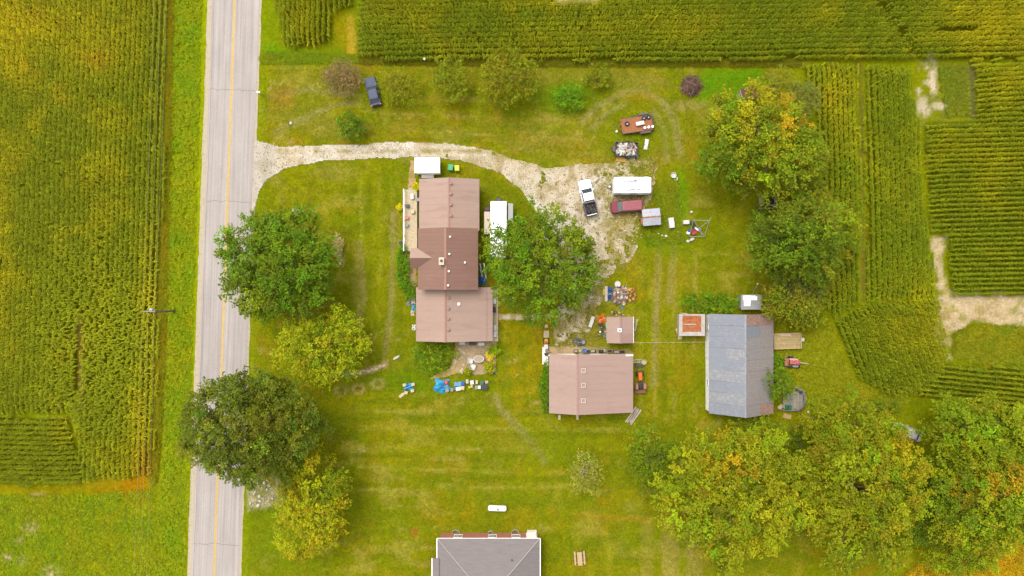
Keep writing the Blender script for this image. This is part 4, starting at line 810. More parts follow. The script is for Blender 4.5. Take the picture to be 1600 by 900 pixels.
# ---- barn with patched sheet-metal roof
barn = thing('barn', 'long barn with patched blue-grey and rusty sheet metal roof', 'barn', (34.9, -11.5, 0))
M_BW = mk('barn_white', (.7, .68, .62), .8, var=.12, scale=2, stain=(.4, .36, .3), stain_amt=.15, vec=(1, 1, .2))
BX0, BX1, BXR, BY0, BY1, BHE, BHR = 30.12 - 34.9, 39.85 - 34.9, 34.5 - 34.9, -19.15 + 11.5, -3.95 + 11.5, 2.4, 6.0
MB().extr_y([(BX0 + .12, 0), (BX1 - .12, 0), (BX1 - .12, BHE), (BXR, BHR - .15), (BX0 + .12, BHE)], BY0 + .2, BY1 - .2).build('wall', M_BW, barn)
M_SH = [mk('sheet_blue', C(156, 160, 170), .5, .1, var=.06, scale=1.2, stain=C(176, 174, 174), stain_amt=.25), mk('sheet_grey', C(162, 164, 170), .5, .1, var=.08, scale=1.3, stain=C(184, 180, 178), stain_amt=.45),
        mk('sheet_pale', C(170, 170, 173), .5, .1, var=.08, scale=1.6, stain=C(196, 190, 184), stain_amt=.55), mk('sheet_rusty', C(174, 168, 166), .6, .1, var=.12, scale=2.6, stain=C(178, 152, 136), stain_amt=.5),
        mk('sheet_rust', C(176, 128, 108), .8, .0, var=.2, scale=2.5, stain=C(190, 166, 154), stain_amt=.6), mk('sheet_rust_spots', C(172, 168, 168), .6, .1, var=.12, scale=3.4, stain=C(176, 148, 132), stain_amt=.45)]
rf = MB().slab([(BXR, BY0, BHR - .03), (BXR, BY1, BHR - .03), (BX0, BY1, BHE - .03), (BX0, BY0, BHE - .03)], .06).slab([(BXR, BY0, BHR - .03), (BX1, BY0, BHE - .03), (BX1, BY1, BHE - .03), (BXR, BY1, BHR - .03)], .06).build('roof', mk('roof_deck', (.12, .11, .1), .9), barn)
rb_ = random.Random(8); NR = 9
for side in (0, 1):
    xe = BX0 if side == 0 else BX1
    for j in range(2):
        for i in range(NR):
            t0, t1 = j / 2, (j + 1) / 2; lift = .014 * (2 - j) + rb_.uniform(0, .012); gap = .03
            ya, yb = BY1 - (BY1 - BY0) * i / NR + gap * (i > 0) * -.5, BY1 - (BY1 - BY0) * (i + 1) / NR + gap * .5 + rb_.uniform(-.02, .02)
            if i == NR - 1: yb -= rb_.uniform(0, .12)
            def pt(t, y): x = BXR + (xe - BXR) * (t + (.015 if t == t1 else 0)); return (x, y, BHR + (BHE - BHR) * t + lift)
            if side == 0: k = rb_.choice((0, 0, 1, 2)) if i in (1, 2) else rb_.choice((0, 0, 0, 1))
            else: k = 4 if (i == 0 or (i == NR - 1 and j)) else (0 if i == 1 and j == 0 else rb_.choice((3, 3, 5)))
            mb = MB(); q = [pt(t0, ya), pt(t1, ya), pt(t1, yb), pt(t0, yb)]; mb.slab(q if side else q[::-1], .012)
            for c_ in (.25, .5, .75):
                y = ya + (yb - ya) * c_; a, b_ = Vector(pt(t0, y)), Vector(pt(t1, y)); u = Vector((0, .03, 0)); up = Vector((0, 0, .022))
                mb.add([a - u, a + u, b_ + u, b_ - u, a + up, b_ + up], [(0, 3, 5, 4), (1, 4, 5, 2)])
            mb.build('roof_sheet', M_SH[k], rf)
MB().slab([(BXR - .2, BY0, BHR - .06), (BXR, BY0, BHR + .07), (BXR, BY1, BHR + .07), (BXR - .2, BY1, BHR - .06)], .02).slab([(BXR, BY0, BHR + .07), (BXR + .2, BY0, BHR - .06), (BXR + .2, BY1, BHR - .06), (BXR, BY1, BHR + .07)], .02).build('ridge_cap', M_SH[1], barn)
door(barn, (BX0 + .1, 2.0, .02), 2.6, 2.1, 'x', M_BW); window(barn, (BX0 + .1, -3.0, 1.2), .9, .8, 'x'); window(barn, (BX0 + .1, 5.5, 1.2), .9, .8, 'x')
# ---- rusty lean-to shed, little grey shed
rs_ = thing('rusty_shed', 'small low shed with an orange rusted sheet roof left of the barn', 'shed', (27.55, -5.65, 0))
MB().box(0, 0, 0, 3.6, 3.0, 2.0).build('wall', M_WOOD, rs_); r_ = MB().slab([(-1.98, -1.68, 2.1), (1.98, -1.68, 2.25), (1.98, 1.66, 2.25), (-1.98, 1.66, 2.1)], .08).build('roof', mk('shed_edge_grey', C(206, 194, 184), .7, var=.15, scale=2), rs_)
M_OR = mk('orange_rust', C(204, 124, 70), .85, var=.22, scale=2.2, stain=C(176, 96, 54), stain_amt=.5)
for i in range(3):
    x0 = -1.45 + i * .95; mb = MB().slab([(x0, -1.05 + .08 * (i % 2), 2.19 + .02 * i), (x0 + .93, -1.05, 2.215 + .02 * i), (x0 + .93, 1.4, 2.215 + .02 * i), (x0, 1.42, 2.19 + .02 * i)], .03)
    for k in range(3): mb.box(x0 + .2 + k * .27, .17, 2.205 + .02 * i, .04, 2.4, .04)
    mb.build('roof_sheet', M_OR, r_)
MB().box(-.3, .1, 2.27, 1.9, .16, .06).build('batten', mk('shed_edge_grey', (0, 0, 0)), r_); door(rs_, (-.4, -1.52, 0), .8, 1.7, 'y', M_WOOD)
gs = thing('tool_shed', 'tiny grey flat-roofed shed with white sheets laid on its roof', 'shed', (36.55, -2.15, 0))
MB().box(0, 0, 0, 2.7, 2.0, 2.3).build('wall', mk('grey_wall', (.2, .2, .2), .8), gs); g_ = MB().slab([(-1.55, -1.15, 2.36), (1.55, -1.15, 2.36), (1.55, 1.15, 2.5), (-1.55, 1.15, 2.5)], .09).build('roof', mk('grey_roof', C(176, 172, 170), .6, var=.1), gs)
MB().slab([(-1.3, .3, 2.52), (.85, .3, 2.52), (.85, 1.0, 2.55), (-1.3, 1.0, 2.55)], .03).build('roof_sheet', M_WHITE, g_); MB().slab([(-1.15, -.6, 2.47), (-.15, -.6, 2.47), (-.15, .28, 2.515), (-1.15, .28, 2.515)], .03).build('roof_sheet', M_WHITE, g_); door(gs, (.2, -1.02, 0), .8, 1.8, 'y', M_SIDING)
# ---- neighbour's house at the bottom
nb = thing('brick_house', 'brick bungalow with a grey hipped shingle roof cut by the bottom edge', 'house', (-4.0, -46.0, 0))
m, nt, b = nodes_mat('brick'); tc = nt.nodes.new('ShaderNodeTexCoord'); bt = nt.nodes.new('ShaderNodeTexBrick'); bt.inputs['Scale'].default_value = 4.5; bt.inputs['Color1'].default_value = (.36, .085, .04, 1); bt.inputs['Color2'].default_value = (.27, .06, .03, 1); bt.inputs['Mortar'].default_value = (.35, .28, .22, 1)
mp = nt.nodes.new('ShaderNodeMapping'); mp.inputs['Rotation'].default_value = (R(90), 0, 0); nt.links.new(tc.outputs['Object'], mp.inputs[0]); nt.links.new(mp.outputs[0], bt.inputs['Vector']); nt.links.new(bt.outputs[0], b.inputs['Base Color']); b.inputs['Roughness'].default_value = .9; M_BRICK = m
m, nt, b = nodes_mat('grey_shingles'); n1 = _noise(nt, 1.2, 4, vec=(.5, 3, 1)); n2 = _noise(nt, 12, 3); rg_ = nt.nodes.new('ShaderNodeRGB'); rg_.outputs[0].default_value = (*C(146, 136, 134), 1)
nt.links.new(_scale_col(nt, rg_.outputs[0], _mul(nt, _range(nt, n1.outputs['Fac'], .3, .7, .9, 1.1), _range(nt, n2.outputs['Fac'], .3, .7, .88, 1.12))), b.inputs['Base Color']); b.inputs['Roughness'].default_value = .9; _bump(nt, b, n2.outputs['Fac'], .3, .02); M_SHING = m
hx0, hx1, hy1, hy0, he, hrg = -11.4 + 4, 4.25 + 4, -38.2 + 46, -51.6 + 46, 2.55, 5.3
MB().prism([(hx0 + .3, hy0 + .4), (hx1 - .25, hy0 + .4), (hx1 - .25, hy1 - .05), (hx0 + .3, hy1 - .05)], 0, he - .03).build('wall', M_BRICK, nb)
MB().prism([(hx0 - .3, hy0 + .4), (hx0 + .297, hy0 + .4), (hx0 + .297, hy1 - 3.4), (hx0 - .3, hy1 - 3.4)], 0, he - .03).build('wall', M_BRICK, nb)
ym = (hy0 + hy1) / 2; run = hy1 - ym; ra, rb2 = (hx0 + run, ym, hrg), (hx1 - run, ym, hrg)
A_, B_, C_, D_ = (hx0, hy1, he), (hx1, hy1, he), (hx1, hy0, he), (hx0, hy0, he)
for nm, q in (('n', [A_, ra, rb2, B_]), ('e', [B_, rb2, C_]), ('s', [C_, rb2, ra, D_]), ('w', [D_, ra, A_])): MB().slab(q, .1).build('roof', M_SHING, nb)
MB().slab([(hx0 - .75, hy0, he - .02), (hx0 + .3, hy0, he + .3), (hx0 + .3, hy1 - 3.0, he + .3), (hx0 - .75, hy1 - 3.0, he - .02)], .1).build('roof', M_SHING, nb)
M_HIP = mk('hip_cap', C(196, 184, 178), .8, var=.1)
for a, c in ((A_, ra), (B_, rb2), (ra, rb2)): MB().tube([Vector(a) + Vector((0, 0, .03)), Vector(c) + Vector((0, 0, .03))], .07, 6).build('hip_cap', M_HIP, nb)
gt = MB(); gt.box((hx0 + hx1) / 2, hy1 + .03, he - .1, hx1 - hx0 + .12, .06, .1); gt.box(hx1 + .06, (hy0 + hy1) / 2, he - .12, .12, hy1 - hy0, .12); gt.box(hx0 - .06, hy1 - 1.5, he - .12, .12, 3.0, .12); gt.box(hx0 - .81, (hy0 + hy1) / 2 - 1.5, he - .14, .12, hy1 - hy0 - 3.0, .12); gt.build('gutter', M_WHITE, nb)
for x in (-8.3, -3.0, .6): window(nb, (x + 4, hy1 - .03, 1.5), 1.2, 1.0, 'y')
door(nb, (3.0 + 4, hy1 - .03, .05), 1.6, 2.05, 'y', M_WHITE); vent(nb, (.0 + 4, -41.0 + 46, he + 1.1), .09, M_DARK, 'pipe')
MB().box(7.1, hy1 + .2, 0, 1.5, .5, .18).build('step', M_CONC, nb)
for i, (px, w) in enumerate(((712.5, .62), (766.5, .42), (805, .62))):
    p = P(px, 831); x, y = p.x + 4, hy1 - .05
    v = [(x + w * math.cos(R(a)), y + w * .95 * math.sin(R(a))) for a in range(0, 181, 20)]; vi = [(x + (w - .06) * math.cos(R(a)), y + (w - .06) * .95 * math.sin(R(a))) for a in range(0, 181, 20)]
    n = len(v); MB().add([(a, b_, .35) for a, b_ in v] + [(a, b_, .35) for a, b_ in vi] + [(a, b_, 0) for a, b_ in v] + [(a, b_, -.05) for a, b_ in vi], [(k, k + 1, n + k + 1, n + k) for k in range(n - 1)] + [(2 * n + k, 2 * n + k + 1, k + 1, k) for k in range(n - 1)] + [(n + k, n + k + 1, 3 * n + k + 1, 3 * n + k) for k in range(n - 1)]).build('window_well', M_STEEL, nb)
# ---- white box shed at the head of the drive
bs = thing('box_shed', 'white flat-roofed box shed between the drive and the farmhouse', 'shed', (-12.95, 18.75, 0))
MB().box(0, 0, .15, 3.6, 2.1, 2.15).build('wall', M_WHITE, bs); MB().slab([(-1.92, -1.18, 2.4), (1.92, -1.18, 2.4), (1.92, 1.18, 2.4), (-1.92, 1.18, 2.4)], .1).build('roof', mk('bright_white', (.8, .8, .8), .4, var=.02), bs); MB().box(0, 0, 0, 3.3, 1.9, .15).build('base', M_DARK, bs); door(bs, (.4, -1.08, .2), .9, 1.8, 'y', M_TRIM); MB().box(-.2, -1.35, 0, 1.9, .5, .3).build('step', M_TRIM, bs)
# ---- deck along the road side of the farmhouse
dk = thing('deck', 'long narrow wooden deck along the road side of the farmhouse', 'deck', (-15.7, 10.5, 0))
mb = MB()
for i in range(12): mb.box(-.95 + i * .165, 0, .5, .15, 9.6, .05)
mb.build('boards', M_TAN, dk)['kind'] = 'stuff'
for y in (-4.7, -2.35, 0, 2.35, 4.7): MB().box(-1.0, y, 0, .1, .1, 1.5).build('post', M_TRIM, dk)
MB().box(-1.0, 0, 1.45, .14, 9.6, .06).build('rail', M_TRIM, dk); MB().box(-1.0, 0, .95, .06, 9.4, .05).build('rail', M_TRIM, dk)
MB().box(.3, 4.95, .1, 1.4, .35, .3).build('step', M_WOOD, dk)
# ---- back porch boards
bp = thing('back_porch', 'narrow pale boardwalk along the back wall of the lower farmhouse wing', 'deck', (-2.65, -4.2, 0))
mb = MB()
for i in range(5): mb.box(-.3 + i * .16, 0, .2, .145, 8.3, .05)
mb.build('boards', M_TAN, bp)['kind'] = 'stuff'; MB().box(.45, 0, .12, .06, 8.3, .14).build('edge_board', M_TAN, bp)
# ---- little outbuildings in the tree belt
lo = thing('privy_shed', 'small brown shed peeping out above the gold-topped maple', 'shed', P(1170, 146, 2), R(20))
MB().box(0, 0, 0, 2.2, 1.6, 1.9).build('wall', M_WOOD, lo); MB().slab([(-1.3, -1, 1.95), (1.3, -1, 1.95), (1.3, 1, 2.25), (-1.3, 1, 2.25)], .07).build('roof', mk('brown_roof', C(120, 84, 60), .8, var=.25, scale=3), lo); MB().box(-1.22, 0, 1.9, .1, 2.0, .34).build('fascia', mk('pale_board', C(196, 180, 150), .8), lo)
lo = thing('open_bin', 'grey open-topped wooden bin below the gold-topped maple', 'bin', P(1202, 316, 1.2), R(4))
bw = mk('grey_planks', C(186, 176, 150), .85, var=.2)
for x, y, sx, sy in ((-1.1, 0, .14, 1.9), (1.1, 0, .14, 1.9), (0, -.88, 2.06, .14), (0, .88, 2.06, .14)): MB().box(x, y, 0, sx, sy, 1.2).build('side', bw, lo)
MB().box(0, 0, 0, 2.05, 1.6, .45).build('floor', mk('dark_soil', (.05, .04, .03), .95), lo); MB().box(.1, -.45, .9, 1.8, .25, .06).build('cross_board', bw, lo)

# ================================================================== VEHICLES
def wheel(T, x, y, r=.34, w=.22, rim=M_STEEL):
    o = MB().torus((x, y, r), r - .09, .1, 'y', 16, 8); o = o.build('wheel', M_RUBBER, T, smooth=True)
    MB().loft([[(x + (r - .14) * math.cos(a * math.pi / 6), y - w / 2 + .03, r + (r - .14) * math.sin(a * math.pi / 6)) for a in range(12)], [(x + (r - .14) * math.cos(a * math.pi / 6), y + w / 2 - .03, r + (r - .14) * math.sin(a * math.pi / 6)) for a in range(12)]]).build('rim', rim, o)
def car(name, label, cat, loc, rz, L, W, paint, hood, roof0, roof1, rear, hz_, belt, top, glass=M_GLASS, bed=None, roofmat=None):
    """front towards +X. hood: cowl x; roof0..roof1: roof ends; rear: where the back glass meets the body"""
    T = thing(name, label, cat, loc, rz); h = L / 2; w = W / 2
    body = MB(); secs = []
    for z, dx, dw, r in ((.24, .10, .06, .30), (.42, .0, .0, .34), (.66, .0, .0, .34), (hz_ - .06, .05, .05, .34), (hz_, .14, .12, .3)):
        secs.append(rrect(-h + dx * .7 if bed is None else bed, h - dx, -w + dw, w - dw, min(r, .3), z))
    body.loft(secs); body.build('body', paint, T, smooth=False)
    if bed is not None:
        b = MB(); x0, x1 = -h, bed - .03; wl_ = w - .03
        b.box((x0 + x1) / 2, wl_ - .07, .4, x1 - x0, .14, .75); b.box((x0 + x1) / 2, -wl_ + .07, .4, x1 - x0, .14, .75); b.box(x1 - .05, 0, .4, .1, wl_ * 2 - .29, .75); b.box((x0 + x1) / 2, 0, .45, x1 - x0 - .15, wl_ * 2 - .3, .08)
        b.build('truck_bed', mk('bed_dark_paint', C(98, 84, 84), .6, var=.25), T); MB().box(-h + .05, 0, .45, .08, W - .4, .62).build('tailgate', paint, T)
    ch = MB(); ch.box(hood * .5 + h * .5 - .05, 0, hz_ - .02, h - hood - .3, W * .62, .05, 0, .93); ch.build('hood', paint, T)
    g = MB(); g.loft([rrect(rear, hood, -w + .10, w - .10, .16, hz_ - .02), rrect(rear + (roof1 - rear) * .5, hood - (hood - roof0) * .5, -w + .16, w - .16, .16, (hz_ + top) / 2), rrect(roof1, roof0, -w + .24, w - .24, .16, top - .03)]); g.build('windows', glass, T)
    rf_ = MB(); rf_.loft([rrect(roof1 - .04, roof0 + .06, -w + .2, w - .2, .2, top - .06), rrect(roof1, roof0, -w + .22, w - .22, .2, top), rrect(roof1 + .2, roof0 - .2, -w + .36, w - .36, .18, top + .03)]); rf_.build('roof', roofmat or paint, T)
    for s in (-1, 1):
        MB().tube([(hood - .02, s * (w - .13), hz_), (roof0 + .02, s * (w - .25), top - .05)], .045, 5).build('pillar', paint, T); MB().tube([(rear + .02, s * (w - .13), hz_), (roof1 - .02, s * (w - .25), top - .05)], .05, 5).build('pillar', paint, T)
        MB().box(hood - .3, s * (w + .06), hz_ + .03, .14, .2, .14).build('mirror', paint, T)
        MB().box(h - .12, s * (w - .32), .58, .16, .34, .16).build('headlight', mk('lamp_glass', (.6, .62, .6), .1, var=.03), T); 
        MB().box(-h + .06, s * (w - .17), .62, .14, .22, .26).build('taillight', mk('tail_red', (.35, .02, .02), .2, var=.05), T)
        for x in (h - .85, -h + .95): wheel(T, x, s * (w - .12))
    MB().box(h - .02, 0, .34, .12, W * .86, .2).build('bumper', M_DARK, T); MB().box(-h + .02, 0, .34, .12, W * .86, .2).build('bumper', M_DARK, T)
    return T
car('parked_car', 'dark blue-grey car parked among the fruit trees near the road', 'car', at(582, 142, 1.0), R(104), 4.5, 1.74, mk('blue_grey_paint', C(98, 104, 128), .6, .0, var=.06, spec=.2), .75, .05, -1.35, -1.95, .92, 0, 1.45)
tr = car('pickup_truck', 'white pickup truck with a dark loaded bed on the gravel', 'pickup', at(919, 308, 1.2), R(103), 5.6, 2.0, mk('white_car_paint', (.76, .77, .78), .5, var=.03), 1.35, .55, -.55, -.72, 1.08, 0, 1.82, bed=-.8)
car('minivan', 'maroon van parked between the white camper and the grey-roofed trailer', 'van', at(980, 322, 1.2), R(184), 4.9, 1.9, mk('maroon_paint', C(152, 70, 84), .55, .0, var=.08, spec=.25), 1.45, .75, -2.2, -2.35, 1.05, 0, 1.72, glass=mk('van_glass', C(110, 128, 120), .12, var=.08), roofmat=mk('faded_maroon', C(176, 92, 102), .5, var=.08))
# campers
def camper(name, label, loc, rz, L, W, H, roofm, wallm):
    T = thing(name, label, 'camper', loc, rz); h, w = L / 2, W / 2
    MB().loft([rrect(-h, h, -w, w, .12, .5), rrect(-h, h, -w, w, .12, H - .35), rrect(-h + .1, h - .12, -w + .05, w - .05, .2, H - .08)]).build('body', wallm, T)
    MB().loft([rrect(-h + .05, h - .06, -w + .02, w - .02, .22, H - .1), rrect(-h + .12, h - .14, -w + .08, w - .08, .22, H), rrect(-h + .5, h - .5, -w + .4, w - .4, .2, H + .05)]).build('roof', roofm, T)
    for s in (-1, 1):
        for x in (-.45, .45): wheel(T, x - .2, s * (w - .15), .33)
        window(T, (.9, s * (w + .01), 1.5), 1.0, .6, 'y'); window(T, (-1.2, s * (w + .01), 1.5), .8, .6, 'y')
    door(T, (-2.0 if L > 5.5 else 0, -w - .02, .55), .7, 1.7, 'y', M_TRIM)
    MB().tube([(h, .5, .45), (h + 1.0, 0, .42), (h, -.5, .45)], .05, 6).build('tow_hitch', M_DARK, T); MB().lathe([(.05, .3), (.15, .35), (.15, .7), (.06, .76)], h + .45, 0, 10).build('gas_bottle', M_WHITE, T)
    return T
cm = camper('camper_trailer', 'white rounded camper trailer parked above the maroon van', at(989, 289, 2.5), R(180), 5.7, 2.45, 2.6, M_WHITE, M_WHITE)
for x, y, sx, sy in ((-.9, .55, .5, .4), (1.0, -.5, .42, .42)): MB().box(x, y, 2.6, sx, sy, .12, 0, .85).build('roof_hatch', mk('hatch_grey', (.5, .5, .48), .5), cm)
crk = mk('sealant', (.12, .115, .10), .9)
for pts in ([(1.0, .75), (.6, .82), (.1, .72), (-.6, .8), (-1.0, .76)], [(1.4, -.5), (.9, -.42), (.5, -.6), (.1, -.45), (-.4, -.75), (-.7, -.6), (-.2, -.52)]): MB().tube([(x, y, 2.652) for x, y in pts], .075, 4).build('sealant_line', crk, cm)
c2 = camper('camper_trailer', 'white camper parked between the farmhouse and the leafy maple', at(779, 358, 2.6), R(90), 8.6, 2.5, 2.7, mk('bright_white', (0, 0, 0)), M_WHITE)
MB().box(1.0, 1.75, .6, 3.4, .9, 1.7).build('slide_out', mk('beige_panel', C(226, 204, 180), .6, var=.05), c2); MB().slab([(1.1, -1.45, 2.2), (4.0, -1.45, 2.2), (4.0, -2.2, 1.9), (1.1, -2.2, 1.9)], .05).build('awning', mk('awning_grey', C(214, 212, 208), .7, var=.06), c2)
for x in (1.2, 3.9): MB().tube([(x, -1.35, .8), (x, -2.15, 1.9)], .03, 5).build('awning_arm', M_STEEL, c2)
MB().box(2.2, -.35, 2.7, .4, .4, .12).build('roof_hatch', mk('hatch_grey', (0, 0, 0)), c2); MB().box(4.75, 0, .5, .5, .8, .45, 0, .85).build('battery_box', M_DARK, c2)
# flatbed trailer
fl = thing('flatbed_trailer', 'rusty orange flatbed trailer carrying tyres and buckets', 'trailer', at(996, 194, .7), R(8))
rst = mk('rusty_plank', C(192, 120, 76), .9, var=.2, scale=2.5, stain=C(160, 108, 76), stain_amt=.4)
for i in range(9): MB().box(0, -1.0 + i * .25, .62, 4.7, .235, .06).build('plank', rst, fl)
for s in (-1, 1): MB().box(.0, s * 1.17, .5, 4.9, .1, .2).build('side_rail', M_DARK, fl)
MB().box(2.42, 0, .5, .1, 2.2, .35).build('end_rail', M_DARK, fl); MB().box(-2.42, 0, .5, .1, 2.2, .2).build('end_rail', M_RUST, fl)
for s in (-1, 1):
    wheel(fl, .7, s * 1.42, .36); wheel(fl, 1.5, s * 1.42, .36); MB().extr_y([(.2, .62), (.3, .82), (1.9, .82), (2.0, .62)], s * 1.42 - .14, s * 1.42 + .14).build('fender', mk('fender_grey', C(112, 96, 92), .6, var=.2), fl)
MB().tube([(-2.4, .6, .5), (-3.1, 0, .45), (-2.4, -.6, .5)], .06, 6).build('tow_bar', M_RUST, fl)
def wpos(T, x, y, z=0): 
    c, s = math.cos(T.rotation_euler.z), math.sin(T.rotation_euler.z); return Vector((T.location.x + x * c - y * s, T.location.y + x * s + y * c, z))
def tyre(label, loc, r=.38, rim=True, group=None, name='tyre'):
    T = thing(name, label, 'tyre', loc, 0, group); MB().torus((0, 0, .13), r - .12, .13, 'z', 18, 8).build('tread', M_RUBBER, T, smooth=True)
    if rim: MB().lathe([(r - .18, .06), (r - .16, .16), (r - .2, .18), (.08, .12), (.05, .16)], 0, 0, 14).build('rim', M_STEEL, T)
    return T
tyre('spare tyre lying at the left end of the rusty flatbed', wpos(fl, -1.6, .25, .68)); tyre('left one of two tyres at the right end of the rusty flatbed', wpos(fl, 1.1, .75, .68), .36, group='tyres on the flatbed'); tyre('right one of two tyres at the right end of the rusty flatbed', wpos(fl, 1.85, .8, .68), .36, group='tyres on the flatbed')
def bucket(label, loc, r=.2, h=.36, mat=M_WHITE, group=None, lid=True, rz=0):
    T = thing('bucket', label, 'bucket', loc, rz, group); MB().lathe([(r * .82, 0), (r, h), (r * 1.06, h), (r * 1.06, h - .05), (r, h - .05)], 0, 0, 14, False).build('pail', mat, T)
    if lid: MB().lathe([(r * 1.07, h - .04), (r * 1.07, h + .01), (r * .95, h + .02), (r * .9, h), (.02, h)], 0, 0, 14).build('lid', mat, T)
    MB().tube([(-r, 0, h - .05), (-r * .7, r * .9, h - .02), (0, r * 1.3, h - .02), (r * .7, r * .9, h - .02), (r, 0, h - .05)], .01, 4).build('handle', M_STEEL, T); return T
for i, (x, w_) in enumerate(((1.0, 'leftmost'), (1.6, 'middle'), (2.2, 'rightmost'))): bucket('white lidded bucket, %s of three on the rusty flatbed' % w_, wpos(fl, x, -.75, .68), .19, group='buckets on the flatbed')
def crate(name, label, cat, loc, rz, sx, sy, h, mat, lid=None, group=None, fill=None):
    T = thing(name, label, cat, loc, rz, group); t = .03; mb = MB()
    secs = [rrect(-sx / 2 * k, sx / 2 * k, -sy / 2 * k, sy / 2 * k, min(sx, sy) * .1, z, 3) for k, z in ((.88, 0), (1, h), (1.06, h), (1.06, h - .05 * h), )]
    inn = [rrect(-sx / 2 * k, sx / 2 * k, -sy / 2 * k, sy / 2 * k, min(sx, sy) * .1, z, 3) for k, z in ((.94, h), (.84, .06))]
    mb.loft(secs, False); mb.loft(inn, False); n = len(inn[1]); mb.add(inn[1], [tuple(range(n))]); mb.add(secs[0], [tuple(range(n - 1, -1, -1))]); mb.build('body', mat, T)
    MB().add([], []) 
    if lid:
        l = MB().loft([rrect(-sx * .54, sx * .54, -sy * .54, sy * .54, min(sx, sy) * .1, h + .002, 3), rrect(-sx * .54, sx * .54, -sy * .54, sy * .54, min(sx, sy) * .1, h + .05, 3), rrect(-sx * .46, sx * .46, -sy * .46, sy * .46, min(sx, sy) * .08, h + .07, 3)]).build('lid', lid, T)
        MB().box(0, 0, h + .068, sx * .5, sy * .12, .012).build('lid_ridge', lid, l)
    if fill: MB().loft([rrect(-sx * .44, sx * .44, -sy * .44, sy * .44, .03, h * .3, 3), rrect(-sx * .4, sx * .4, -sy * .42, sy * .4, .03, h * .8, 3), rrect(-sx * .2, sx * .25, -sy * .2, sy * .1, .03, h * 1.15, 3)]).build('contents', fill, T)
    return T
PL = lambda n, *c, **k: mk('plastic_' + n, C(*c), .45, var=.08, scale=4, **k)
P_WHITE, P_BLUE, P_LBLUE, P_GREEN, P_RED, P_YEL, P_ORG, P_TEAL, P_GREY, P_BLK, P_CREAM, P_PINK = PL('white', 240, 236, 228), PL('blue', 40, 96, 170), PL('light_blue', 110, 170, 214), PL('green', 40, 130, 80), PL('red', 206, 66, 66), PL('yellow', 232, 190, 40), PL('orange', 240, 122, 36), PL('teal', 60, 120, 110), PL('grey', 160, 160, 158), PL('black', 60, 58, 60), PL('cream', 226, 208, 160), PL('pink', 236, 130, 120)
crate('cooler', 'white cooler in the middle of the rusty flatbed', 'cooler', wpos(fl, .35, .0, .68), R(12), 1.2, .55, .4, P_WHITE, P_WHITE)
# junk trailer
def pile(T, n, x0, x1, y0, y1, z0, zt, mats, seed, smin=.25, smax=.7, name='scrap_piece'):
    r = random.Random(seed)
    for i in range(n):
        x, y = r.uniform(x0, x1), r.uniform(y0, y1); u = 1 - max(abs(2 * (x - x0) / (x1 - x0) - 1), abs(2 * (y - y0) / (y1 - y0) - 1)); z = z0 + (zt - z0) * (.15 + .85 * u) * r.uniform(.3, 1)
        k = r.random(); mb = MB(); a = r.uniform(0, 3.14); sx, sy = r.uniform(smin, smax), r.uniform(smin * .6, smax * .6)
        if k < .45: mb.box(0, 0, -.1, sx, sy, r.uniform(.06, .3), 0, r.uniform(.75, 1))
        elif k < .75: mb.box(0, 0, 0, sx * 1.5, sy * .35, .05)
        elif k < .88: mb.lathe([(sy * .4, -.15), (sy * .5, .12), (sy * .42, .14)], 0, 0, 9)
        else: mb.tube([(-sx * .8, 0, 0), (0, sy * .2, .06), (sx * .8, 0, 0)], .035, 5)
        M = Matrix.Translation((x, y, z)) @ Matrix.Rotation(a, 4, 'Z') @ Matrix.Rotation(r.uniform(-.4, .4), 4, 'X') @ Matrix.Rotation(r.uniform(-.3, .3), 4, 'Y')
        mb.v = [tuple(M @ Vector(v)) for v in mb.v]; mb.build(name, r.choice(mats), T)
jt = thing('junk_trailer', 'dark open trailer heaped with white and grey junk above the camper', 'trailer', at(979, 233, .9), R(-2))
MB().box(0, 0, .5, 3.5, 2.1, .1).build('bed', M_DARK, jt)
for s in (-1, 1): MB().box(0, s * 1.05, .5, 3.5, .07, .5).build('side_board', M_DARK, jt); MB().box(s * 1.75, 0, .5, .07, 2.0, .5).build('end_board', M_DARK, jt); wheel(jt, .2, s * 1.25, .33)
MB().tube([(-1.7, .5, .5), (-2.5, 0, .42), (-1.7, -.5, .5)], .05, 6).build('tow_bar', M_DARK, jt); MB().box(-1.9, 0, .55, .4, .9, .35).build('tool_box', mk('fender_grey', (0, 0, 0)), jt)
pile(jt, 80, -1.5, 1.65, -.95, .95, .62, 1.2, [P_WHITE, P_WHITE, P_WHITE, P_GREY, P_CREAM, M_WOOD, P_BLK, mk('faded_rose', C(196, 150, 146), .7)], 21, .35, .85)
def board(name, label, cat, loc, rz, sx, sy, t, mat, n=1, gap=.02, group=None, bent=0):
    T = thing(name, label, cat, loc, rz, group); r = random.Random(int(sx * 100)); w = sy / n
    for i in range(n):
        y = -sy / 2 + w * (i + .5); L = sx * r.uniform(.9, 1); q = [(-L / 2, y - w / 2 + gap / 2, t), (0, y - w / 2 + gap / 2, t + bent), (L / 2, y - w / 2 + gap / 2, t), (L / 2, y + w / 2 - gap / 2, t + .01), (0, y + w / 2 - gap / 2, t + bent), (-L / 2, y + w / 2 - gap / 2, t)]
        MB().slab(q, t).build('plank' if n > 1 else 'panel', mat, T)
    MB().box(-sx * .3, 0, 0, .06, sy * .95, .012).build('batten', mat, T); return T
board('cardboard_sheet', 'flattened tan sheet lying below the junk trailer', 'sheet', at(971, 249), R(-8), 1.7, .8, .05, mk('cardboard', C(214, 168, 86), .9, var=.1), bent=.08)
board('grey_board', 'small grey board on the gravel below the junk trailer', 'board', at(988, 248), R(4), .9, .6, .05, M_WOOD)
board('bent_sheet', 'white bent sheet standing on grass right of the junk trailer', 'sheet', at(1010, 225, .3), R(80), 1.8, .6, .1, P_WHITE, bent=.25)
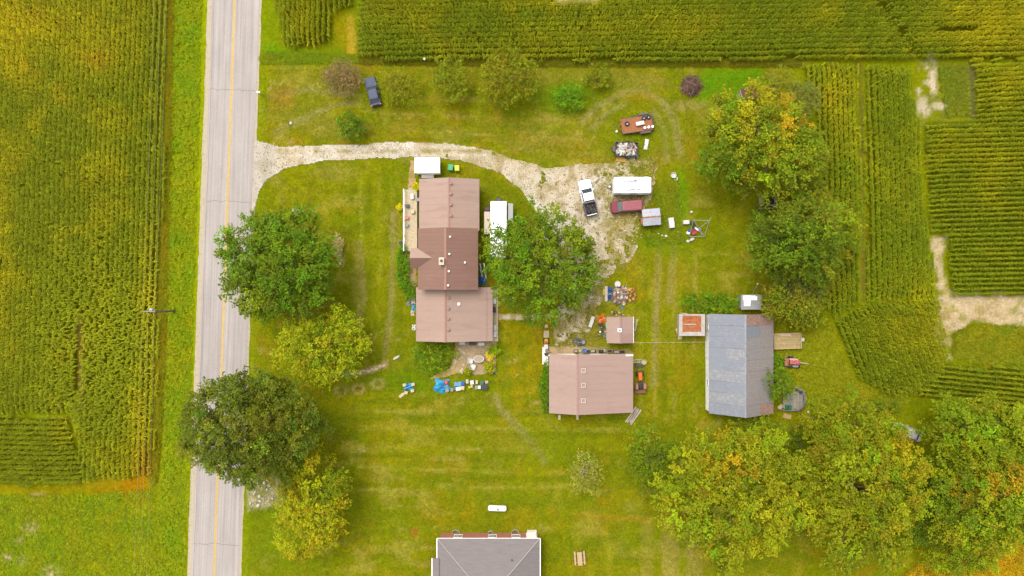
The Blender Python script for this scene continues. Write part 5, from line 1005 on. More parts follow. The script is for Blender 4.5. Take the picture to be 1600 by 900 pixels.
bucket('small white bucket alone on grass left of the rusty flatbed', at(963, 206), .14, .3)
def basin(label, loc, r, mat):
    T = thing('wash_tub', label, 'tub', loc); MB().lathe([(r * .8, 0), (r, .35), (r * 1.08, .36), (r * 1.08, .3), (r * .95, .32), (r * .75, .06), (.02, .06)], 0, 0, 18, False).build('basin', mat, T); MB().lathe([(.05, .06), (.07, .1), (.03, .12)], 0, 0, 8).build('plug', M_STEEL, T)
basin('round white tub on the grass right of the white camper', at(1051.5, 274), .42, P_WHITE); bucket('white bucket touching the round tub right of the camper', at(1055.5, 280), .25, .4, lid=False)
# grey-roofed box trailer
bt_ = thing('box_trailer', 'grey sheet-roofed box trailer with a rusty ridge below the maroon van', 'trailer', at(1018, 339, 1.6), R(5))
MB().box(0, 0, .45, 2.55, 2.3, 1.1).build('wall', M_WOOD, bt_)
for s in (-1, 1):
    for k in range(2): MB().slab([(-1.38 + k * 1.38, 0, 1.72), (-.02 + k * 1.4, 0, 1.72), (-.02 + k * 1.4, s * 1.28, 1.54), (-1.38 + k * 1.38, s * 1.28, 1.54)][::s], .04).build('roof_sheet', mk('tin_%d' % k, C(204 - 8 * k, 206 - 6 * k, 214), .45, .2, var=.1, scale=3, stain=C(180, 176, 180), stain_amt=.4), bt_)
    wheel(bt_, .1, s * 1.2, .3)
MB().box(0, 0, 1.72, 2.75, .22, .04).build('ridge_strip', M_RUST, bt_); MB().box(-1.45, -.5, .8, .3, .9, .7).build('end_hatch', M_RUST, bt_); MB().tube([(-1.3, 0, .5), (-2.2, 0, .4)], .05, 6).build('tow_bar', M_RUST, bt_)
def appliance(label, loc, rz, sx, sy, h, mat, name='chest_freezer', cat='freezer', group=None):
    T = thing(name, label, cat, loc, rz, group); MB().box(0, 0, 0, sx, sy, h * .85).build('cabinet', mat, T, bevel=.03); l = MB().box(0, 0, h * .86, sx * 1.03, sy * 1.03, h * .14).build('lid', mat, T, bevel=.03); MB().box(0, -sy * .53, h * .88, sx * .25, .05, .06).build('handle', M_STEEL, l); return T
appliance('white old freezer standing in the weeds right of the grey-roofed trailer', at(1049.5, 348, .8), R(98), 1.55, .8, .8, P_WHITE); appliance('white box at the top left corner of the metal swing frame', at(1072.5, 347, .5), R(2), .9, .6, .55, P_WHITE, 'white_box', 'box')
# metal frame with things in it
sf = thing('swing_frame', 'leaning grey metal tube frame in the grass right of the trailers', 'frame', at(1090, 358))
fm = mk('frame_paint', C(178, 186, 160), .5, .3, var=.12); c_ = [(-1.1, 1.25, 1.7), (1.3, 1.15, 1.8), (.95, -1.2, .5), (-1.4, -1.2, .4)]
for a, b_ in ((0, 1), (1, 2), (2, 3), (3, 0), (0, 2), (1, 4)):
    q = c_ + [(.0, .1, .9)]; MB().tube([q[a], q[b_]], .055, 6).build('bar', fm, sf)
for q in c_: MB().tube([(q[0], q[1], 0), q], .05, 6).build('leg', fm, sf)
MB().tube([c_[1], (1.6, 1.7, 1.9)], .045, 6).build('bar', fm, sf)
def chair(name, label, loc, rz, mat, group=None, s=1.0):
    T = thing(name, label, 'chair', loc, rz, group)
    MB().loft([rrect(-.24 * s, .24 * s, -.24 * s, .24 * s, .08, .40, 3), rrect(-.25 * s, .25 * s, -.25 * s, .25 * s, .08, .44, 3)]).build('seat', mat, T)
    mb = MB()
    for k in range(5): mb.box(-.20 * s + k * .1 * s, .27 * s, .44, .06 * s, .03, .42)
    mb.box(0, .28 * s, .84, .5 * s, .05, .08); mb.build('backrest', mat, T)
    for x in (-1, 1):
        for y in (-1, 1): MB().tube([(x * .2 * s, y * .2 * s, .42), (x * .25 * s, y * .25 * s, 0)], .025, 5).build('leg', mat, T)
        MB().tube([(x * .26 * s, .26 * s, .64), (x * .28 * s, -.15 * s, .63), (x * .25 * s, -.22 * s, .42)], .028, 5).build('armrest', mat, T)
    return T
chair('lawn_chair', 'red chair lying inside the metal swing frame', at(1083, 363), R(30), P_RED, s=1.5)
crate('storage_tote', 'dark teal tote at the upper left inside the metal swing frame', 'tote', at(1081.5, 351), R(20), .5, .8, .5, P_TEAL, P_BLK); bucket('white bucket left of the red chair by the swing frame', at(1074.5, 364), .24, .35); crate('storage_tote', 'blue tote beside the white bucket near the swing frame', 'tote', at(1076, 360.5), R(40), .5, .4, .35, P_BLUE, P_BLUE)
board('frame_plank', 'grey plank leaning across the lower right of the swing frame', 'plank', at(1093, 360, .6), R(-42), 1.9, .3, .06, M_STEEL, bent=.3); bucket('pale bucket at the right inside the swing frame', at(1092.5, 358.5), .22, .4, P_GREY)
def rock(name, label, loc, sx, sy, h, rz=0, mat=M_STONE, group=None, seed=1):
    r = random.Random(seed); n = 9; secs = []
    for k, z in ((.9, -.05), (1.0, .3), (.86, .7), (.45, 1.0)): secs.append([(math.cos(a * 6.2832 / n) * sx / 2 * k * r.uniform(.85, 1.1), math.sin(a * 6.2832 / n) * sy / 2 * k * r.uniform(.85, 1.1), z * h) for a in range(n)])
    o = MB().loft(secs).build(name, mat, None); o.location = loc; o.rotation_euler = (0, 0, rz); return tag(o, label, 'stone', group)
rock('boulder', 'smaller left one of two pale stones below the swing frame', at(1074.5, 377), .6, .5, .35, seed=2); rock('boulder', 'longer right one of two pale stones below the swing frame', at(1081, 374), .9, .5, .35, R(30), seed=3); rock('boulder', 'single pale stone in grass above the swing frame', at(1080, 331.5), .5, .45, .3, seed=4)
for i, (px, py, s, l) in enumerate(((1029, 365, .3, 'leftmost and smallest'), (1034.5, 368, .35, 'middle'), (1040.5, 369, .55, 'rightmost and largest'))): rock('boulder', '%s of three stones in a row below the grey-roofed trailer' % l, at(px, py), s, s * .85, s * .6, seed=5 + i, group='stones below the grey-roofed trailer')
board('flat_board', 'brown flat board on the ground beside the old freezer', 'board', at(1057, 361), R(-6), .9, .5, .05, M_WOOD)
# load in the pickup
for x, y, sx, sy, mt, l in ((-1.3, .35, .7, .5, P_GREY, 'grey box at the front of the pickup bed'), (-1.4, -.4, .6, .5, mk('rust_box', C(150, 104, 84), .8), 'rusty box at the front of the pickup bed'), (-2.2, .3, .5, .6, P_BLK, 'black box at the rear left of the pickup bed'), (-2.1, -.35, .6, .45, P_GREY, 'pale grey box at the rear right of the pickup bed')):
    crate('load_box', l, 'box', wpos(tr, x, y, .54), tr.rotation_euler.z + R(8), sx, sy, .35, mt, None, 'boxes in the pickup bed', M_DARK)
# tractor
tc_ = thing('garden_tractor', 'orange compact tractor parked along the right wall of the garage', 'tractor', at(1001, 597, 1.0), R(92))
MB().loft([rrect(.2, 1.55, -.32, .32, .08, .55), rrect(.2, 1.5, -.32, .32, .12, 1.0), rrect(.3, 1.4, -.24, .24, .1, 1.12)]).build('hood', P_ORG, tc_); MB().box(1.6, 0, .45, .12, .6, .55).build('grille', M_DARK, tc_); MB().box(.2, 0, .4, 2.4, .45, .25).build('chassis', M_DARK, tc_)
MB().box(-.55, 0, .75, .5, .5, .12).build('seat', P_BLK, tc_, bevel=.03); MB().box(-.8, 0, .85, .1, .5, .4).build('seat_back', P_BLK, tc_); MB().torus((.02, 0, 1.2), .18, .025, 'z', 12, 5).build('steering_wheel', M_DARK, tc_); MB().tube([(.15, 0, .9), (.02, 0, 1.2)], .025, 5).build('steering_column', M_DARK, tc_)
for s in (-1, 1): wheel(tc_, -.7, s * .62, .55, .34); wheel(tc_, 1.15, s * .5, .34); MB().extr_y([(-1.25, .9), (-1.05, 1.18), (-.35, 1.18), (-.15, .9)], s * .62 - .2, s * .62 + .2).build('fender', mk('fender_rust', C(186, 120, 110), .6, var=.2), tc_)
MB().box(-1.55, 0, .25, .5, 1.7, .3).build('rear_blade', mk('dull_red', C(150, 92, 80), .7, var=.2), tc_)
for s in (-1, 1): MB().tube([(1.5, s * .45, .6), (2.4, s * .45, .35)], .05, 5).build('loader_arm', M_DARK, tc_)
MB().box(2.5, 0, .15, .35, 1.2, .35).build('loader_bucket', M_DARK, tc_)
# hay wagon and machinery right of the barn
hw = thing('hay_wagon', 'flat tan wooden wagon right of the barn', 'wagon', at(1230, 533, .9), R(2))
for i in range(10): MB().box(0, -1.12 + i * .25, .85, 4.1, .235, .06).build('plank', mk('wagon_plank%d' % (i % 3), C(206 - 8 * (i % 3), 178 - 6 * (i % 3), 118), .85, var=.2, scale=3), hw)
for x in (-1.3, 1.3):
    MB().box(x, 0, .7, .15, 2.4, .14).build('cross_beam', M_WOOD, hw)
    for s in (-1, 1): wheel(hw, x, s * 1.0, .36)
MB().box(2.1, 0, .8, .1, 2.4, .3).build('end_board', mk('wagon_end', C(220, 190, 150), .8), hw); board('pink_panel', 'pinkish panel lying along the top edge of the tan wagon', 'panel', wpos(hw, -.2, .95, .915), R(2), 1.7, .35, .04, mk('pink_board', C(226, 186, 170), .7)); crate('storage_tote', 'white tote standing at the right end of the tan wagon', 'tote', at(1252.5, 530.5), 0, .45, .5, .4, P_WHITE, P_WHITE)
mc = thing('farm_machine', 'red old farm machine with white wheels and a drawbar right of the barn', 'farm machine', at(1240, 566, .8), R(-5))
MB().loft([rrect(-.6, .9, -.35, .35, .12, .5), rrect(-.6, .9, -.35, .35, .15, .95), rrect(-.4, .7, -.22, .22, .1, 1.05)]).build('hopper', mk('faded_red', C(206, 84, 84), .6, var=.2, stain=C(226, 190, 180), stain_amt=.3), mc); MB().box(.0, .42, .55, 1.3, .3, .3).build('guard', mk('faded_pink', C(232, 190, 180), .6), mc); MB().tube([(.9, 0, .5), (2.6, -.1, .35)], [.11, .05], 6).build('drawbar', mk('drawbar_pale', C(214, 196, 170), .6), mc)
for s in (-1, 1): wheel(mc, -.4, s * .75, .45, .2, P_WHITE)
MB().box(-1.0, -.1, .3, .6, 1.2, .35).build('pickup_reel', M_RUST, mc); MB().box(.4, -.6, .4, .9, .3, .25).build('gear_box', P_GREY, mc)
board('scrap_sheet', 'rusty brown sheet on grass behind the red machine', 'sheet', at(1226, 561), R(10), 1.5, 1.1, .04, mk('rusty_sheet', C(146, 116, 84), .9, var=.25), bent=.1)
# old raft of grey boards with junk by the barn corner
rf2 = thing('plank_platform', 'grey plank platform with a curved tarp edge at the barn corner', 'platform', at(1236, 627, .4), 0)
for i in range(6): MB().box(-1.0 + i * .52, .15 - .1 * i * (i < 3), .3, .5, 2.4 + .1 * i, .08).build('plank', mk('raft_plank%d' % (i % 3), C(178 - 10 * (i % 3), 166 - 8 * (i % 3), 142), .85, var=.2, scale=3), rf2)
for x in (-1.0, 1.6): MB().box(x, 0, .02, .2, 2.3, .26).build('beam', M_WOOD, rf2)
MB().tube([(.2, 2.0, .3), (.9, 2.1, .35), (1.6, 1.7, .4), (2.1, .9, .4), (2.2, .1, .35), (1.8, -.9, .3), (1.2, -1.4, .3), (-.5, -1.45, .3), (-2.0, -1.3, .25)], [.16, .22, .28, .26, .24, .2, .2, .17, .1], 7).build('tarp_roll', mk('grey_tarp', C(140, 132, 122), .7, var=.3, scale=2), rf2)
crate('storage_tote', 'green tote on the plank platform, left of two', 'tote', wpos(rf2, -.75, -.85, .39), 0, .4, .7, .3, P_GREEN, P_GREEN, 'green totes on the platform'); crate('storage_tote', 'green tote on the plank platform, right of two', 'tote', wpos(rf2, -.25, -.9, .39), R(4), .4, .65, .3, P_GREEN, P_TEAL, 'green totes on the platform')
board('white_board', 'white triangular sheet left of the green totes', 'panel', wpos(rf2, -1.5, -.9, .05), R(40), .9, .6, .05, P_CREAM); board('plywood_sheet', 'tan plywood sheet lying on grass below the plank platform', 'sheet', at(1230, 650.5), R(-12), 1.3, .7, .04, mk('plywood', C(206, 166, 112), .85, var=.12)); bucket('small white pail in grass right of the plank platform', at(1262, 643), .13, .25)
board('leaning_board', 'tan board leaning at the left corner of the rusty shed', 'board', at(1062, 522, .6), R(105), 1.9, .7, .12, mk('tan_panel', C(214, 194, 158), .8, var=.1), bent=.3)
pt_ = thing('shed_pole', 'thin white pole rising behind the rusty shed', 'pole', at(1063, 489)); MB().tube([(0, 0, 0), (0, 0, 4.2)], .045, 6).build('shaft', M_TRIM, pt_); MB().lathe([(.06, 4.2), (.07, 4.25), (.02, 4.3)], 0, 0, 8).build('cap', M_STEEL, pt_)
pt_ = thing('shed_pole', 'pale post leaning out above the tiny grey shed', 'pole', at(1176, 460)); MB().tube([(0, 0, 0), (-.25, 1.6, 2.8)], .07, 6).build('shaft', mk('pale_board', (0, 0, 0)), pt_); MB().box(-.25, 1.62, 2.75, .24, .1, .1).build('cap', M_TRIM, pt_)
for px, py, m_, l in ((1228, 572, P_GREY, 'grey box below the red machine'), (1247, 573, P_BLK, 'black box at the lower right of the red machine'), (1233, 558, M_WOOD, 'wooden box above the red machine'), (1250, 612, P_GREY, 'grey box at the top of the plank platform')): crate('yard_box', l, 'box', at(px, py, .3, .39 if py > 600 else 0), R(20), .55, .45, .35, m_, None, 'boxes right of the barn', M_DARK)

# ================================================================== SMALL THINGS IN THE YARD
ORD = ['first', 'second', 'third', 'fourth', 'fifth', 'sixth', 'seventh', 'eighth', 'ninth', 'tenth', 'eleventh', 'twelfth', 'thirteenth', 'fourteenth', 'fifteenth', 'sixteenth']
crate('wheeled_bin', 'green rubbish bin right of the white box shed', 'bin', at(704, 261.5, 1), R(-5), .72, .85, 1.0, PL('bin_green', 30, 160, 96), PL('bin_green_lid', 60, 180, 116)); crate('wheeled_bin', 'yellow-green recycling bin right of the green bin', 'bin', at(714, 262.5, 1), R(3), .68, .82, 1.0, PL('bin_yellow', 196, 216, 40), PL('bin_yellow_lid', 214, 226, 60))
pt = thing('propane_tank', 'long white propane tank on the lawn above the brick bungalow', 'tank', at(777, 794.5, .7), R(-2))
MB().loft([[(x, r * math.cos(a * math.pi / 8), .62 + r * math.sin(a * math.pi / 8)) for a in range(16)] for x, r in ((-1.45, .02), (-1.43, .2), (-1.34, .36), (-1.2, .44), (1.2, .44), (1.34, .36), (1.43, .2), (1.45, .02))]).build('shell', mk('bright_white', (0, 0, 0)), pt, smooth=True)
MB().lathe([(.18, 1.04), (.18, 1.12), (.1, 1.18)], .1, 0, 10).build('valve_cover', P_GREY, pt)
for x in (-.9, .9): MB().box(x, 0, 0, .2, .7, .3).build('leg', M_CONC, pt)
pk = thing('picnic_table', 'wooden picnic table on the lawn right of the brick bungalow', 'picnic table', at(906, 873, .7), R(94)); pw = mk('picnic_wood', C(222, 186, 140), .8, var=.15)
for i in range(5): MB().box(0, -.3 + i * .15, .72, 2.1, .14, .04).build('table_board', pw, pk)
for s in (-1, 1): MB().box(0, s * .72, .42, 2.1, .26, .05).build('seat_board', pw, pk)
for x in (-.7, .7):
    MB().box(x, 0, .38, .06, 1.6, .08).build('cross_beam', pw, pk)
    for s in (-1, 1): MB().tube([(x, s * .25, .72), (x, s * .62, 0)], .04, 4).build('leg', pw, pk)
# patio furniture
tb = thing('patio_table', 'white oval table frame on the patio', 'table', at(748, 561, .7)); MB().torus((0, 0, .7), .62, .06, 'z', 24, 6).build('rim', P_WHITE, tb); MB().lathe([(.58, .69), (.58, .71)], 0, 0, 20).build('table_top', mk('patio_glass', C(196, 172, 150), .2, var=.05), tb)
for k in range(4): MB().tube([(.4 * math.cos(k * 1.57 + .8), .4 * math.sin(k * 1.57 + .8), .69), (.5 * math.cos(k * 1.57 + .8), .5 * math.sin(k * 1.57 + .8), 0)], .03, 5).build('leg', P_WHITE, tb)
tb.scale = (1.25, .85, 1)
chair('patio_chair', 'white patio chair left of the white oval table', at(735.5, 563.5), R(80), P_WHITE, 'patio chairs', 1.5); chair('patio_chair', 'white patio chair below the white oval table', at(739, 572.5), R(160), P_WHITE, 'patio chairs', 1.5)
crate('planter_box', 'blue pot at the lower right corner of the patio', 'pot', at(771.5, 582), 0, .45, .45, .4, P_LBLUE, None, None, M_DARK)
ri = random.Random(5)
for i in range(16): rock('paving_stone', '%s stone from the top in the loose cream paving left of the patio' % ORD[i], at(706 + ri.uniform(0, 20), 546 + i * 2.4), ri.uniform(.35, .6), ri.uniform(.3, .45), .07, ri.uniform(0, 3), mk('cream_stone', C(226, 206, 164), .9, var=.2), 'loose paving stones left of the patio', 60 + i)
# yard sale row below the patio
def tarp(name, label, loc, rz, sx, sy, h, mat, seed, cat='tarp', bumps=4):
    n = 16; r = np.random.default_rng(seed); bx = [(r.uniform(-.6, .6), r.uniform(-.6, .6), r.uniform(.2, .4), r.uniform(.4, 1)) for _ in range(bumps)]; v = []; f = []
    for j in range(n + 1):
        for i in range(n + 1):
            x, y = i / n * 2 - 1, j / n * 2 - 1; e = max(abs(x), abs(y)); w = 1 + .12 * math.sin(5 * math.atan2(y, x) + seed) * e
            z = max([b[3] * math.exp(-((x - b[0]) ** 2 + (y - b[1]) ** 2) / b[2] ** 2) for b in bx]) * h * (1 - e ** 6) + .03 + .05 * float(vnoise(x * 3 + seed, y * 3, .5, seed)); z = z if e < .999 else -.02
            v.append((x * sx / 2 * w, y * sy / 2 * w, z))
    for j in range(n):
        for i in range(n): a = j * (n + 1) + i; f.append((a, a + 1, a + n + 2, a + n + 1))
    T = thing(name, label, cat, loc, rz); MB().add(v, f).build('cover', mat, T, smooth=False); k = MB().tube([(-sx * .4, -sy * .1, h * .55), (0, 0, h * .85), (sx * .4, sy * .08, h * .5)], .012, 4).build('rope', M_TRIM, T); return T
M_TARP = mk('blue_tarp', C(36, 160, 214), .4, var=.14, scale=2.5, stain=C(110, 200, 230), stain_amt=.3); M_TARP2 = mk('deep_blue_tarp', C(20, 112, 190), .4, var=.14)
tarp('tarp', 'large bright blue tarp heap at the left of the yard sale row', at(690, 604, .5), R(-4), 2.3, 2.1, .7, M_TARP, 3); crate('storage_tote', 'coral pink tub at the top right of the blue tarp', 'tote', at(697.5, 597), 0, .62, .62, .4, P_PINK, None, None, P_PINK)
bucket('grey pail at the lower right corner of the blue tarp', at(699, 609.5), .3, .4, P_GREY)
ROW = [(706, 609, .4, .5, .3, P_TEAL, P_GREY, 'small teal box right of the grey pail'), (710.5, 607, .4, .55, .3, P_GREY, P_TEAL, 'small grey-green box next in the row'), (712.5, 600, .5, .6, .45, P_LBLUE, P_LBLUE, 'light blue tote, left of the blue pair'), (718, 600, .5, .7, .45, P_BLUE, P_LBLUE, 'blue tote with a pale lid'), (723.5, 599, .5, .6, .4, P_BLK, P_BLUE, 'dark tote at the right of the blue ones'), (716, 607.5, .7, .55, .4, P_WHITE, P_WHITE, 'wide white box below the blue totes'), (722.5, 606, .6, .55, .4, PL('peach', 236, 206, 180), P_CREAM, 'cream pink box below the dark tote'),
       (730, 596, .4, .6, .3, P_CREAM, P_CREAM, 'cream box at the top of the gap in the row'), (737.5, 597.5, .55, .6, .35, P_WHITE, P_WHITE, 'white box right of the cream one'), (733.5, 605, .35, .35, .3, PL('lime', 206, 210, 120), P_YEL, 'small lime box low in the row'), (737, 603.5, .3, .4, .25, P_WHITE, P_CREAM, 'tiny white box beside the lime one'), (745, 597, .35, .55, .4, P_WHITE, P_CREAM, 'narrow white box in the right part of the row'), (744.5, 605.5, .42, .5, .35, P_WHITE, P_GREY, 'white box with a grey lid at the lower right'), (749, 605, .4, .5, .35, P_WHITE, P_WHITE, 'white box touching the grey-lidded one'), (753, 599, .5, .6, .35, P_GREEN, P_TEAL, 'green tote near the right end of the row'), (760.5, 597, .45, .4, .3, M_WOOD, M_WOOD, 'wooden box at the top right end of the row')]
for px, py, sx, sy, h, a, b_, l in ROW: crate('sale_box', l + ' of the yard sale', 'box', at(px, py, .3), R(ri.uniform(-8, 8)), sx, sy, h, a, b_, 'boxes laid out below the patio')
crate('sale_table', 'dark charcoal bin at the right end of the yard sale row', 'bin', at(757, 604.5), R(-10), 1.0, .8, .4, P_BLK, P_BLK)
tarp('tarp', 'small blue tarp over boxes on the lawn left of the yard sale', at(637.5, 605, .5), R(10), 1.5, 1.0, .7, M_TARP, 8); 
for px, py, l, m_ in ((646, 600, 'upper right', P_CREAM), (645, 610, 'lower right', P_ORG), (635, 613, 'lower', P_WHITE), (632.5, 601, 'upper left', P_WHITE)): crate('moving_box', '%s box around the small blue tarp on the lawn' % l, 'box', at(px, py), R(ri.uniform(-20, 20)), .5, .42, .35, m_, M_TAN, 'boxes around the small blue tarp')
board('white_board', 'cream board on the lawn at the lower left of the small tarp', 'board', at(627.5, 617.5), R(40), 1.0, .45, .06, P_CREAM); rock('boulder', 'long pale stone on the lawn left of the patio bush', at(619, 559), 1.3, .45, .25, R(32), seed=90)
# stones of the flower border, left lawn
for i in range(13):
    t = i / 12; rock('border_stone', '%s stone from the left of the curved border below the yellow-green tree' % ORD[i], at(524 + 76 * t + ri.uniform(-1, 1), 585 - 14 * t ** 2 + ri.uniform(-1.5, 1.5)), ri.uniform(.5, .85), ri.uniform(.3, .5), .18, ri.uniform(-.3, .6), mk('border_stone', C(226, 204, 160), .9, var=.2), 'stones of the curved flower border', 100 + i)
for i in range(9): rock('border_stone', '%s stone from the top beside the cream bush right of the roadside maple' % ORD[i], at(526 + ri.uniform(-6, 8), 372 + i * 5), ri.uniform(.3, .55), ri.uniform(.3, .45), .2, ri.uniform(0, 3), mk('border_stone', (0, 0, 0)), 'stones right of the roadside maple', 120 + i)
for i in range(12): rock('roadside_stone', '%s stone from the top on the stony patch beside the road under the oak' % ORD[i], at(390 + ri.uniform(0, 40), 751 + i * 3.5), ri.uniform(.3, .7), ri.uniform(.3, .6), .2, ri.uniform(0, 3), M_STONE, 'stones on the patch beside the road', 140 + i)
wc = thing('well_cover', 'pale grey well housing on the front lawn above the big maple', 'well cover', at(462, 332, .6), R(-8)); MB().loft([rrect(-.6, .6, -.65, .65, .1, 0), rrect(-.6, .6, -.65, .65, .1, .45), rrect(-.5, .5, -.55, .55, .1, .55)]).build('housing', mk('well_grey', C(206, 192, 178), .8, var=.15), wc); MB().lathe([(.22, .54), (.22, .64), (.12, .68)], .1, -.1, 12).build('cap', M_STEEL, wc)
st = thing('tree_stump', 'dark round stump right of the yellow-green tree', 'stump', at(563, 508)); MB().lathe([(.55, -.05), (.45, .1), (.4, .35), (.36, .36), (.02, .34)], 0, 0, 14).build('wood', M_BARK, st); MB().lathe([(.33, .355), (.33, .37), (.02, .375)], 0, 0, 12).build('cut_face', mk('stump_face', (.16, .1, .07), .9, var=.3), st)
mbx = thing('mailbox', 'white mailbox on a post at the road edge above the drive', 'mailbox', at(404, 144, 1.1), 0); MB().tube([(0, 0, 0), (0, 0, 1.0)], .05, 6).build('post', M_WOOD, mbx); MB().extr_x([(-.12, 1.0), (.12, 1.0), (.12, 1.15), (.06, 1.25), (-.06, 1.25), (-.12, 1.15)], -.3, .25).build('box', M_WHITE, mbx); MB().box(.1, .14, 1.1, .12, .02, .1).build('flag', P_RED, mbx)
sk = thing('marker_stake', 'white round-topped stake at the edge of the top corn', 'stake', at(663, 92, .9)); MB().tube([(0, 0, 0), (0, 0, .9)], .05, 6).build('post', M_WHITE, sk); MB().lathe([(.16, .85), (.2, .95), (.12, 1.05)], 0, 0, 10).build('cap', M_WHITE, sk)
rock('boulder', 'pale stone on the dry lawn left of the round dark bush', at(455, 193), .5, .55, .35, seed=91)
# brush pile
bpile = thing('brush_pile', 'round heap of brown cut branches below the top corn', 'brush pile', at(1081, 133, .6)); r2 = random.Random(9); sm = [mk('stick%d' % i, c, .9, var=.2) for i, c in enumerate((C(176, 142, 120), C(142, 104, 90), C(110, 82, 70)))]
for k in range(3):
    mb = MB()
    for i in range(55):
        a, d = r2.uniform(0, 6.28), math.sqrt(r2.random()) * 1.5; x, y = d * math.cos(a), d * math.sin(a) * 1.1; z = 1.1 * (1 - (d / 1.75) ** 2) * r2.uniform(.3, 1) + .05; b_ = r2.uniform(0, 6.28); L = r2.uniform(.4, .9)
        mb.tube([(x - L * math.cos(b_), y - L * math.sin(b_), max(.03, z - .15)), (x, y, z + .08), (x + L * math.cos(b_), y + L * math.sin(b_), max(.03, z - .1))], .028, 4)
    mb.build('branches', sm[k], bpile)['kind'] = 'stuff'
MB().lathe([(1.5, -.05), (1.3, .3), (.7, .7), (.1, .85)], 0, 0, 12).build('core', mk('leaf_litter', C(104, 76, 62), .95, var=.4, scale=5), bpile)
# utility poles and wires along the road
RD = Vector((math.sin(ROAD_ANG), math.cos(ROAD_ANG), 0)); pb = P(272, 485.5); wires = []
for k, l in ((0, 'weathered utility pole with a grey transformer in the west corn edge'), (1, 'utility pole up the road beyond the top of the picture'), (-1, 'utility pole down the road beyond the bottom of the picture')):
    T = thing('utility_pole', l, 'utility pole', pb + RD * 55 * k, -ROAD_ANG, 'utility poles along the road'); MB().tube([(0, 0, -.1), (0, 0, 4), (0, 0, 8.0)], [.17, .14, .1], 8).build('shaft', mk('pole_wood', C(150, 132, 104), .9, var=.2, scale=3), T); MB().box(0, .12, 7.35, 2.0, .1, .12).build('crossarm', M_WOOD, T)
    for x in (-.9, 0, .9): MB().lathe([(.04, 7.47), (.07, 7.55), (.05, 7.65)], x, .12, 8).build('insulator', P_WHITE, T)
    if k == 0: MB().lathe([(.2, 6.3), (.24, 6.35), (.24, 7.05), (.15, 7.12)], .05, .36, 12).build('transformer', mk('transformer_grey', C(214, 218, 222), .4, var=.06), T); MB().tube([(.05, .36, 7.1), (.1, .2, 7.4)], .02, 4).build('lead', M_DARK, T)
for off, l in ((-.9, 'left overhead wire along the road'), (.9, 'right overhead wire along the road'), (0, 'middle overhead wire along the road')):
    pp = []
    for i in range(-12, 13):
        s = i / 12 * 55; sag = .5 * (1 - ((abs(s) % 55) / 27.5 - 1) ** 2) if abs(s) < 54.9 else 0; q = pb + RD * s + Vector((math.cos(ROAD_ANG), -math.sin(ROAD_ANG), 0)) * off + RD * .12; pp.append((q.x, q.y, 7.68 - sag))
    tag(MB().tube(pp, .016, 4).build('power_line', mk('wire', C(190, 190, 120), .5, .2, var=.05)), l, 'wire', 'wires along the road')
tag(MB().tube([(18.5, -8.35, 2.75), (24, -8.3, 2.55), (29.9, -8.2, 2.9)], .014, 4).build('service_wire', mk('cable', (.4, .4, .36), .6)), 'thin pale cable from the square shed to the barn', 'wire')
# scrap heap above the square shed
hp = thing('scrap_heap', 'big heap of rosy and white scrap above the square shed', 'scrap heap', at(969, 461, .6)); rose = [mk('faded_rose', (0, 0, 0)), P_CREAM, P_WHITE, M_WOOD, mk('dusty_pink', C(206, 164, 146), .8), P_GREY, mk('brown_scrap', C(140, 100, 80), .8)]
MB().loft([rrect(-1.2, 1.2, -1.3, 1.3, .4, -.02), rrect(-.9, .9, -1, 1, .4, .4), rrect(-.3, .3, -.4, .4, .2, .6)]).build('core', mk('scrap_core', C(150, 120, 100), .9, var=.4, scale=5), hp); pile(hp, 60, -1.25, 1.25, -1.4, 1.4, .15, .95, rose, 33, .25, .65)
hp = thing('firewood_heap', 'heap of orange-brown firewood at the right of the scrap heap', 'wood heap', at(987, 461, .4)); pile(hp, 34, -.75, .75, -1.1, 1.0, .08, .6, [mk('wood_orange', C(200, 140, 66), .85, var=.2), mk('wood_yellow', C(226, 180, 96), .85, var=.2), mk('wood_brown', C(150, 96, 56), .85, var=.2)], 34, .3, .6, 'log')
board('long_board', 'white long panel left of the blue tarp by the scrap heap', 'panel', at(947, 459), R(90), 2.5, .45, .1, mk('panel_white', C(226, 214, 196), .6)); board('yellow_panel', 'yellow board at the far left of the scrap heap', 'board', at(943.5, 456), R(90), 1.0, .4, .12, P_YEL)
tarp('tarp', 'dark blue tarp between the white panel and the scrap heap', at(953, 459, .3), 0, .9, 2.2, .45, mk('navy_tarp', C(44, 96, 150), .5, var=.15), 12); bucket('white tub at the top of the scrap heap', at(964.5, 444), .45, .4, P_WHITE); tarp('sack', 'teal grey sack below the scrap heap', at(973, 479, .3), R(70), 1.0, .5, .35, mk('sack_teal', C(106, 140, 140), .7), 14, 'sack')
